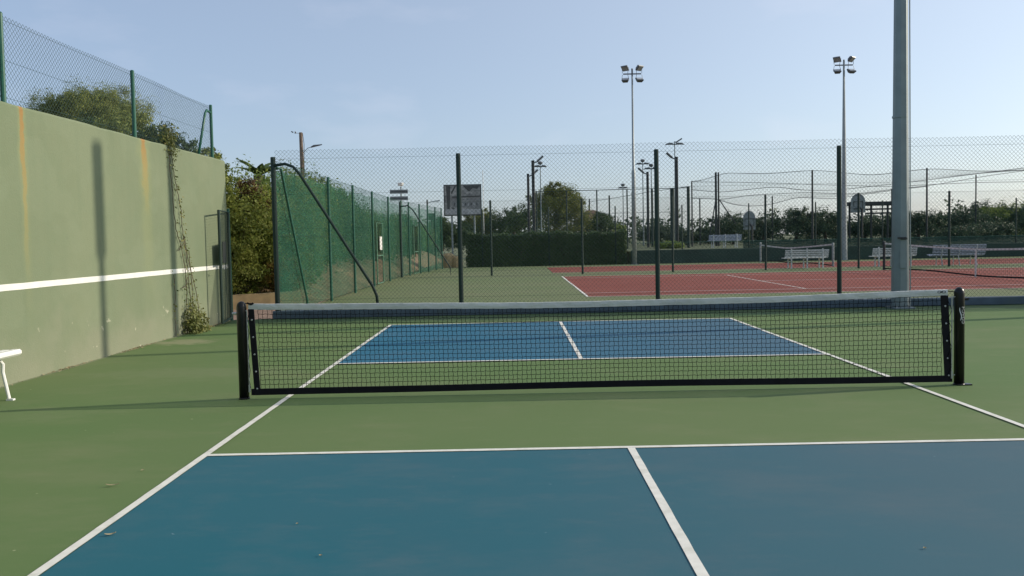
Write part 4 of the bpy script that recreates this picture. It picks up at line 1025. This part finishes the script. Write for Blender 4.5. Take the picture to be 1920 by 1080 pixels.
# umbrella pine and bushes behind the practice wall
rg = random.Random(9)
bl = [(-12.9, 16, 5.45, 1.7, 1.5, .66), (-12.9, 16, 5.3, 1.4, 1.2, .5), (-12.9, 16, 5.05, 1.6, 1.3, .35)]
for i in range(14):
    a = rg.uniform(0, 6.28); q = rg.uniform(.3, 1.0); bl.append((-12.9+math.cos(a)*1.45*q, 16+math.sin(a)*1.2*q, 5.25+.45*(1-q)+rg.uniform(-.1, .12), .55, .5, .36))
bl += [(-14.3, 16, 5.3, .5, .5, .25), (-13.9, 16.2, 5.55, .5, .5, .3)]
tree('umbrella_pine', (-12.7, 16.2, 1.4), 6.2, bl, 110000, .055, LF_PINE, 'rounded umbrella pine rising behind the practice wall fence', 'pine tree', tr=.12, limbs=9, seed=21, aspect=.3, shell=.45, up=.5, jit=.03, cl=.13, per=170)
for i, (x, y, r, zt, mt, lab) in enumerate(((-9.7, 11.2, .85, 4.62, LF_PINE, 'olive pine top behind the wall fence, right of the umbrella pine'), (-8.75, 10.9, .7, 4.22, LF_DARK, 'dark bush behind the wall fence, beside the hanging vine'),
        (-8.1, 11.3, .6, 3.85, LF_PINE, 'low bush behind the end of the practice wall fence'), (-11.3, 12.0, 1.1, 4.6, LF_DARK, 'shadowy bush below the umbrella pine crown'),
        (-12.7, 14.0, .9, 4.75, LF_DARK, 'dark foliage at the left foot of the umbrella pine'))):
    tree('bush', (x, y, 1.9), zt, [(x, y, zt-.75, r, r, .75), (x-r*.6, y, zt-.75, r*.6, r*.6, .6), (x+r*.6, y, zt-.85, r*.6, r*.6, .6)], 11000, .085, mt, lab, 'bush', 'bushes behind the practice wall', tr=.06, limbs=5, seed=30+i, part='foliage', aspect=.35, shell=.6, jit=.05, cl=.13)
tree('bush', (-9.55, 6.3, 1.9), 5.0, [(-9.75, 5.9, 3.55, .45, .45, .6), (-9.4, 6.1, 3.4, .4, .4, .5)], 4000, .08, LF_YEL, 'bright green bush at the far left edge above the practice wall', 'bush', 'bushes behind the practice wall', tr=.06, limbs=4, seed=44, part='foliage', aspect=.35, shell=.6)

# vine hanging down the practice wall
vn = thing('hanging_vine', (-6.38, 5.7, 0), 'thin half-bare vine climbing the practice wall to a brown tuft at its top', 'vine')
def wp_(x, y, X=-6.375):
    d = f + rr*((x-960)/F) - uu*((y-540+24.19)/F); t = (X-CP[0])/d.x; q = Vector(CP)+d*t; return Vector((X, q.y, max(q.z, .01)))
strands = [[(318, 278), (322, 300), (325, 330), (332, 352), (337, 380), (340, 410), (343, 440), (347, 470), (352, 520), (356, 570), (357, 628)],
           [(316, 285), (319, 320), (322, 360), (325, 400), (330, 430), (338, 455), (346, 500), (350, 560), (352, 628)],
           [(343, 440), (350, 480), (358, 515), (365, 545), (371, 585), (372, 612)], [(326, 515), (329, 560), (327, 600), (330, 630)], [(341, 540), (348, 535), (352, 520)], [(335, 470), (343, 455), (345, 440)],
           [(352, 470), (357, 520), (361, 560), (362, 615)]]
sm = MB(); rg = random.Random(12); LV = []; 
for s in strands:
    pts = [wp_(x+rg.uniform(-1.2, 1.2), y) for x, y in s]; fine = []
    for a, b in zip(pts[:-1], pts[1:]):
        for q in range(4): fine.append(a.lerp(b, q/4)+Vector((rg.uniform(0, .015), rg.uniform(-.015, .015), 0)))
    fine.append(pts[-1]); sm.tube(fine, [.006]*len(fine), 5)
    for p in fine:
        for q in range(4 if s is strands[0] else 2):
            if rg.random() < .72: LV.append((p+Vector((rg.uniform(.0, .05), rg.uniform(-.06, .06), rg.uniform(-.06, .06))), rg.uniform(.022, .05)))
sm.build('stem', BARK, vn)
for i in range(950):      # bushy foot
    a = rg.uniform(-1, 1); h = abs(rg.gauss(0, .22)); LV.append((Vector((WX+.02+rg.random()*.28*(1-min(h, .8)), 6.12+a*.32*(1-.5*h)+rg.gauss(0, .05), h)), rg.uniform(.03, .06)))
for i in range(500):
    LV.append((Vector((WX-.1+rg.random()*.16, 5.66+rg.gauss(0, .13), 3.12+rg.gauss(.08, .12))), rg.uniform(.03, .055)))
mb = MB()
for p, s in LV:
    d = Vector((rg.gauss(.6, .5), rg.gauss(0, .6), rg.gauss(.2, .5))).normalized(); a = d.cross(Vector((rg.random(), rg.random(), rg.random()))).normalized(); b = d.cross(a)
    mb.raw([p-a*s*.6, p+b*s*.35, p+a*s*.6, p-b*s*.35], [(0, 1, 2, 3)])
mb.build('leaves', LF_VINE, vn)

# trees in the middle distance
tree('leafy_tree', (2.6, 60, .65), 6.1, [(2.8, 60, 4.5, 2.1, 2, 1.35), (1.3, 60, 4.1, 1.3, 1.3, 1.2), (4.1, 60, 4.3, 1.2, 1.2, 1.2), (2.6, 60, 5.3, 1.1, 1, .7), (3.4, 60, 3.1, 2.4, 2, 1.4)], 40000, .12, LF_YEL, 'large yellow green tree behind the pair of black posts', 'tree', 'trees beyond the courts', tr=.2, limbs=9, seed=50, shell=.8, aspect=.45, per=110)
for i, (x0_, y0_, w_, ztop, Y, mt, lab) in enumerate((
    (962, 380, 2.3, 0, 57, LF_DARK, 'dark tree against the left side of the large yellow green tree'),
    (902, 385, 1.5, 0, 58, LF_YEL, 'lighter slender tree just right of the billboard'),
    (860, 418, 1.7, 0, 56, LF_DARK, 'dark bushy tree beneath the billboard'),
    (1108, 392, 1.9, 0, 62, LF_DARK, 'small dark tree at the right side of the yellow green tree'),
    (1150, 418, 1.2, 0, 66, LF_MID, 'green bush between the small house and the slim mast'),
    (828, 405, 1.0, 0, 54, LF_DARK, 'dark tree at the far end of the screened fence'),
    (1375, 400, 2.1, 0, 58, LF_FAR, 'dark tree behind the terrace bench'),
    (1428, 405, 1.3, 0, 59, LF_FAR, 'smaller dark tree right of the first basketball backboard'),
    (1490, 390, 2.0, 0, 60, LF_FAR, 'dark round tree above the first white bench'),
    (1548, 394, 2.1, 0, 60, LF_FAR, 'dark tree left of the tall tapering mast'),
    (1622, 405, 1.9, 0, 61, LF_FAR, 'open dark tree in front of the shelter'),
    (1665, 402, 1.5, 0, 62, LF_FAR, 'dark tree just left of the thick grey column'),
    (1722, 393, 1.9, 0, 60, LF_FAR, 'dark tree just right of the thick grey column'),
    (1775, 396, 1.8, 0, 61, LF_FAR, 'dark tree above the curved slat bench'),
    (1826, 396, 1.8, 0, 60, LF_FAR, 'dark grey green tree left of the tallest right-hand tree'),
    (1890, 380, 2.4, 0, 64, LF_MID, 'tallest green tree at the right edge of the picture'),
    (1935, 385, 2.2, 0, 62, LF_FAR, 'tree cut by the right edge of the picture'),
    (1855, 378, 1.9, 0, 66, LF_FAR, 'dark tree crown behind the right edge trees'),
    (1790, 425, 1.8, 0, 50, LF_FAR, 'low grey green bush in front of the right-hand trees'),
    (1850, 415, 1.9, 0, 51, LF_FAR, 'lighter rounded bush in front of the tallest right-hand tree'),
    (1230, 425, 1.6, 0, 62, LF_FAR, 'distant dark bush behind the third fence post'),
    (1290, 430, 1.5, 0, 60, LF_FAR, 'distant dark bush left of the netting poles'),
    (1335, 425, 1.4, 0, 64, LF_FAR, 'distant bush below the hanging nets'),
    (1255, 455, 1.0, 0, 44, LF_MID, 'small leafy bush left of the terrace bench'),)):
    p = px(x0_, y0_, Y); zt = p.z; h = zt-.65; rg = random.Random(60+i)
    bl = [(p.x, Y, .65+h*.55, w_, w_*.9, h*.44)]
    for q in range(6):
        a = rg.uniform(0, 6.28); bl.append((p.x+math.cos(a)*w_*.65, Y+math.sin(a)*w_*.5, .65+h*rg.uniform(.4, .80), w_*.48, w_*.45, h*.22))
    nm = 'leafy_tree' if zt > 2.9 else 'bush'
    tree(nm, (p.x, Y, .65), zt, bl, 13000, .135 if Y > 50 else .10, mt, lab, 'tree' if nm == 'leafy_tree' else 'bush', 'trees beyond the courts', tr=.12, limbs=6, seed=80+i, shell=.9, aspect=.5, per=70)
# low continuous undergrowth and far woods so the horizon is planted
rng = np.random.RandomState(77)
bl = [(x, 70+rng.rand()*4, 1.4, 3.2, 1.5, 1.5+.5*rng.rand()) for x in np.arange(-16, 60, 3.2)]
V, Fq = leaves(bl, 26000, .26, 78, shell=.7); o = npmesh('far_shrubbery', V, Fq, LF_FAR, None, kind='stuff'); o['label'] = 'dark shrubbery massed behind the far trees'; o['category'] = 'shrubbery'
bl = [(x, 130+rng.rand()*20, 2.0, 9, 5, 2.4+1.0*rng.rand()) for x in np.arange(-90, 140, 8)]
V, Fq = leaves(bl, 22000, .7, 79, shell=.7); o = npmesh('distant_wood', V, Fq, LF_FAR, None, kind='stuff'); o['label'] = 'distant low wood along the horizon'; o['category'] = 'wood'

# low windscreen on the far boundary right of the second mast
ws = thing('far_boundary_fence', (20, 36.6, .7), 'boundary fence with dark green windscreen above the far retaining wall', 'fence')
MB().raw([(11.6, 36.62, .70), (28, 36.62, .70), (28, 36.62, 1.12), (11.6, 36.62, 1.12)], [(0, 1, 2, 3)]).build('windscreen', KNITD, ws)
V, Fq = chainlink((-3.5, 36.55), (28, 36.55), .72, 3.1, .2, .0024, 12); npmesh('wire_mesh', V, Fq, GWIRE, ws, kind='stuff')
for x in np.arange(-2.5, 28, 3.6): post((float(x), 36.55), .0, 3.15, .035, GFPOST, ws)
MB().tube([(5.5, 36.5, 1.12), (28, 36.5, 1.12)], .012, 5).build('rail', GFPOSTL, ws)
# stone rubble beside the hedge
for i, (x, y, s) in enumerate(((-4.35, 36.6, .34), (-3.85, 36.4, .27))):
    mb = MB(); mb.lathe((x, y, 0), [(s*1.0, 0), (s*1.1, s*.8), (s*.95, s*1.9), (s*.5, s*2.3)], 7)
    o = mb.build('stone_block', TANW); tag(o, ['larger tan stone block left of the clipped hedge', 'smaller tan stone block touching the clipped hedge'][i], 'stone', 'stone blocks by the hedge')

mb = MB(); rg = random.Random(31)
for i in range(420):
    y = rg.choice([rg.uniform(-1, 8), rg.gauss(2.2, .25), rg.gauss(4.1, .3), rg.gauss(6.9, .4)]); x = WX+.01+abs(rg.gauss(0, .035)); h = rg.uniform(.004, .022)
    if y > 8.1: continue
    a = rg.uniform(0, 6.28); s_ = rg.uniform(.008, .022); c_, q = math.cos(a)*s_, math.sin(a)*s_
    mb.raw([(x-c_+.0, y-q, .004), (x+q*.4, y-c_*.4, h*.6+.004), (x+c_, y+q, h), (x-q*.4, y+c_*.4, .006)], [(0, 1, 2, 3)])
o = mb.build('leaf_litter', DEBRIS); o['kind'] = 'stuff'; o['label'] = 'dry litter gathered along the foot of the practice wall'; o['category'] = 'litter'

# ------------------------------------------------------------------ fallen leaves
def dry_leaf(x, y, L, w, rz, label, curl=.007):
    t = []; A = []; B = []; C2 = []
    for i in range(7):
        s = i/6; ww = w*math.sin(math.pi*(.08+.88*s)); zz = .009+curl*(2*s-1)**2
        A.append((L*(s-.5), -ww, zz+.003)); B.append((L*(s-.5), 0, zz)); C2.append((L*(s-.5), ww, zz+.004))
    o = MB().strip(A, B).strip(B, C2).build('fallen_leaf', DEBRIS); o.location = (x, y, 0); o.rotation_euler = (0, 0, rz)
    return tag(o, label, 'leaf', 'fallen leaves on the court')
dry_leaf(-3.34, -2.83, .08, .008, .15, 'dry leaf lying on the green paint left of the sideline')
dry_leaf(-2.92, -3.71, .055, .009, .5, 'pale curled leaf on the blue paint inside the left sideline')
dry_leaf(-3.30, -2.50, .02, .006, 1.0, 'tiny leaf scrap on the green paint, beyond the dry leaf', .001)
dry_leaf(-1.75, -4.05, .014, .007, .3, 'tiny bright crumb on the blue paint, farther from the sideline', .001)
dry_leaf(-1.98, -3.6, .012, .006, .8, 'tiny crumb on the blue paint near the pale curled leaf', .001)
dry_leaf(1.1, -4.1, .016, .008, .3, 'tiny crumb on the blue paint right of the centre line', .001)
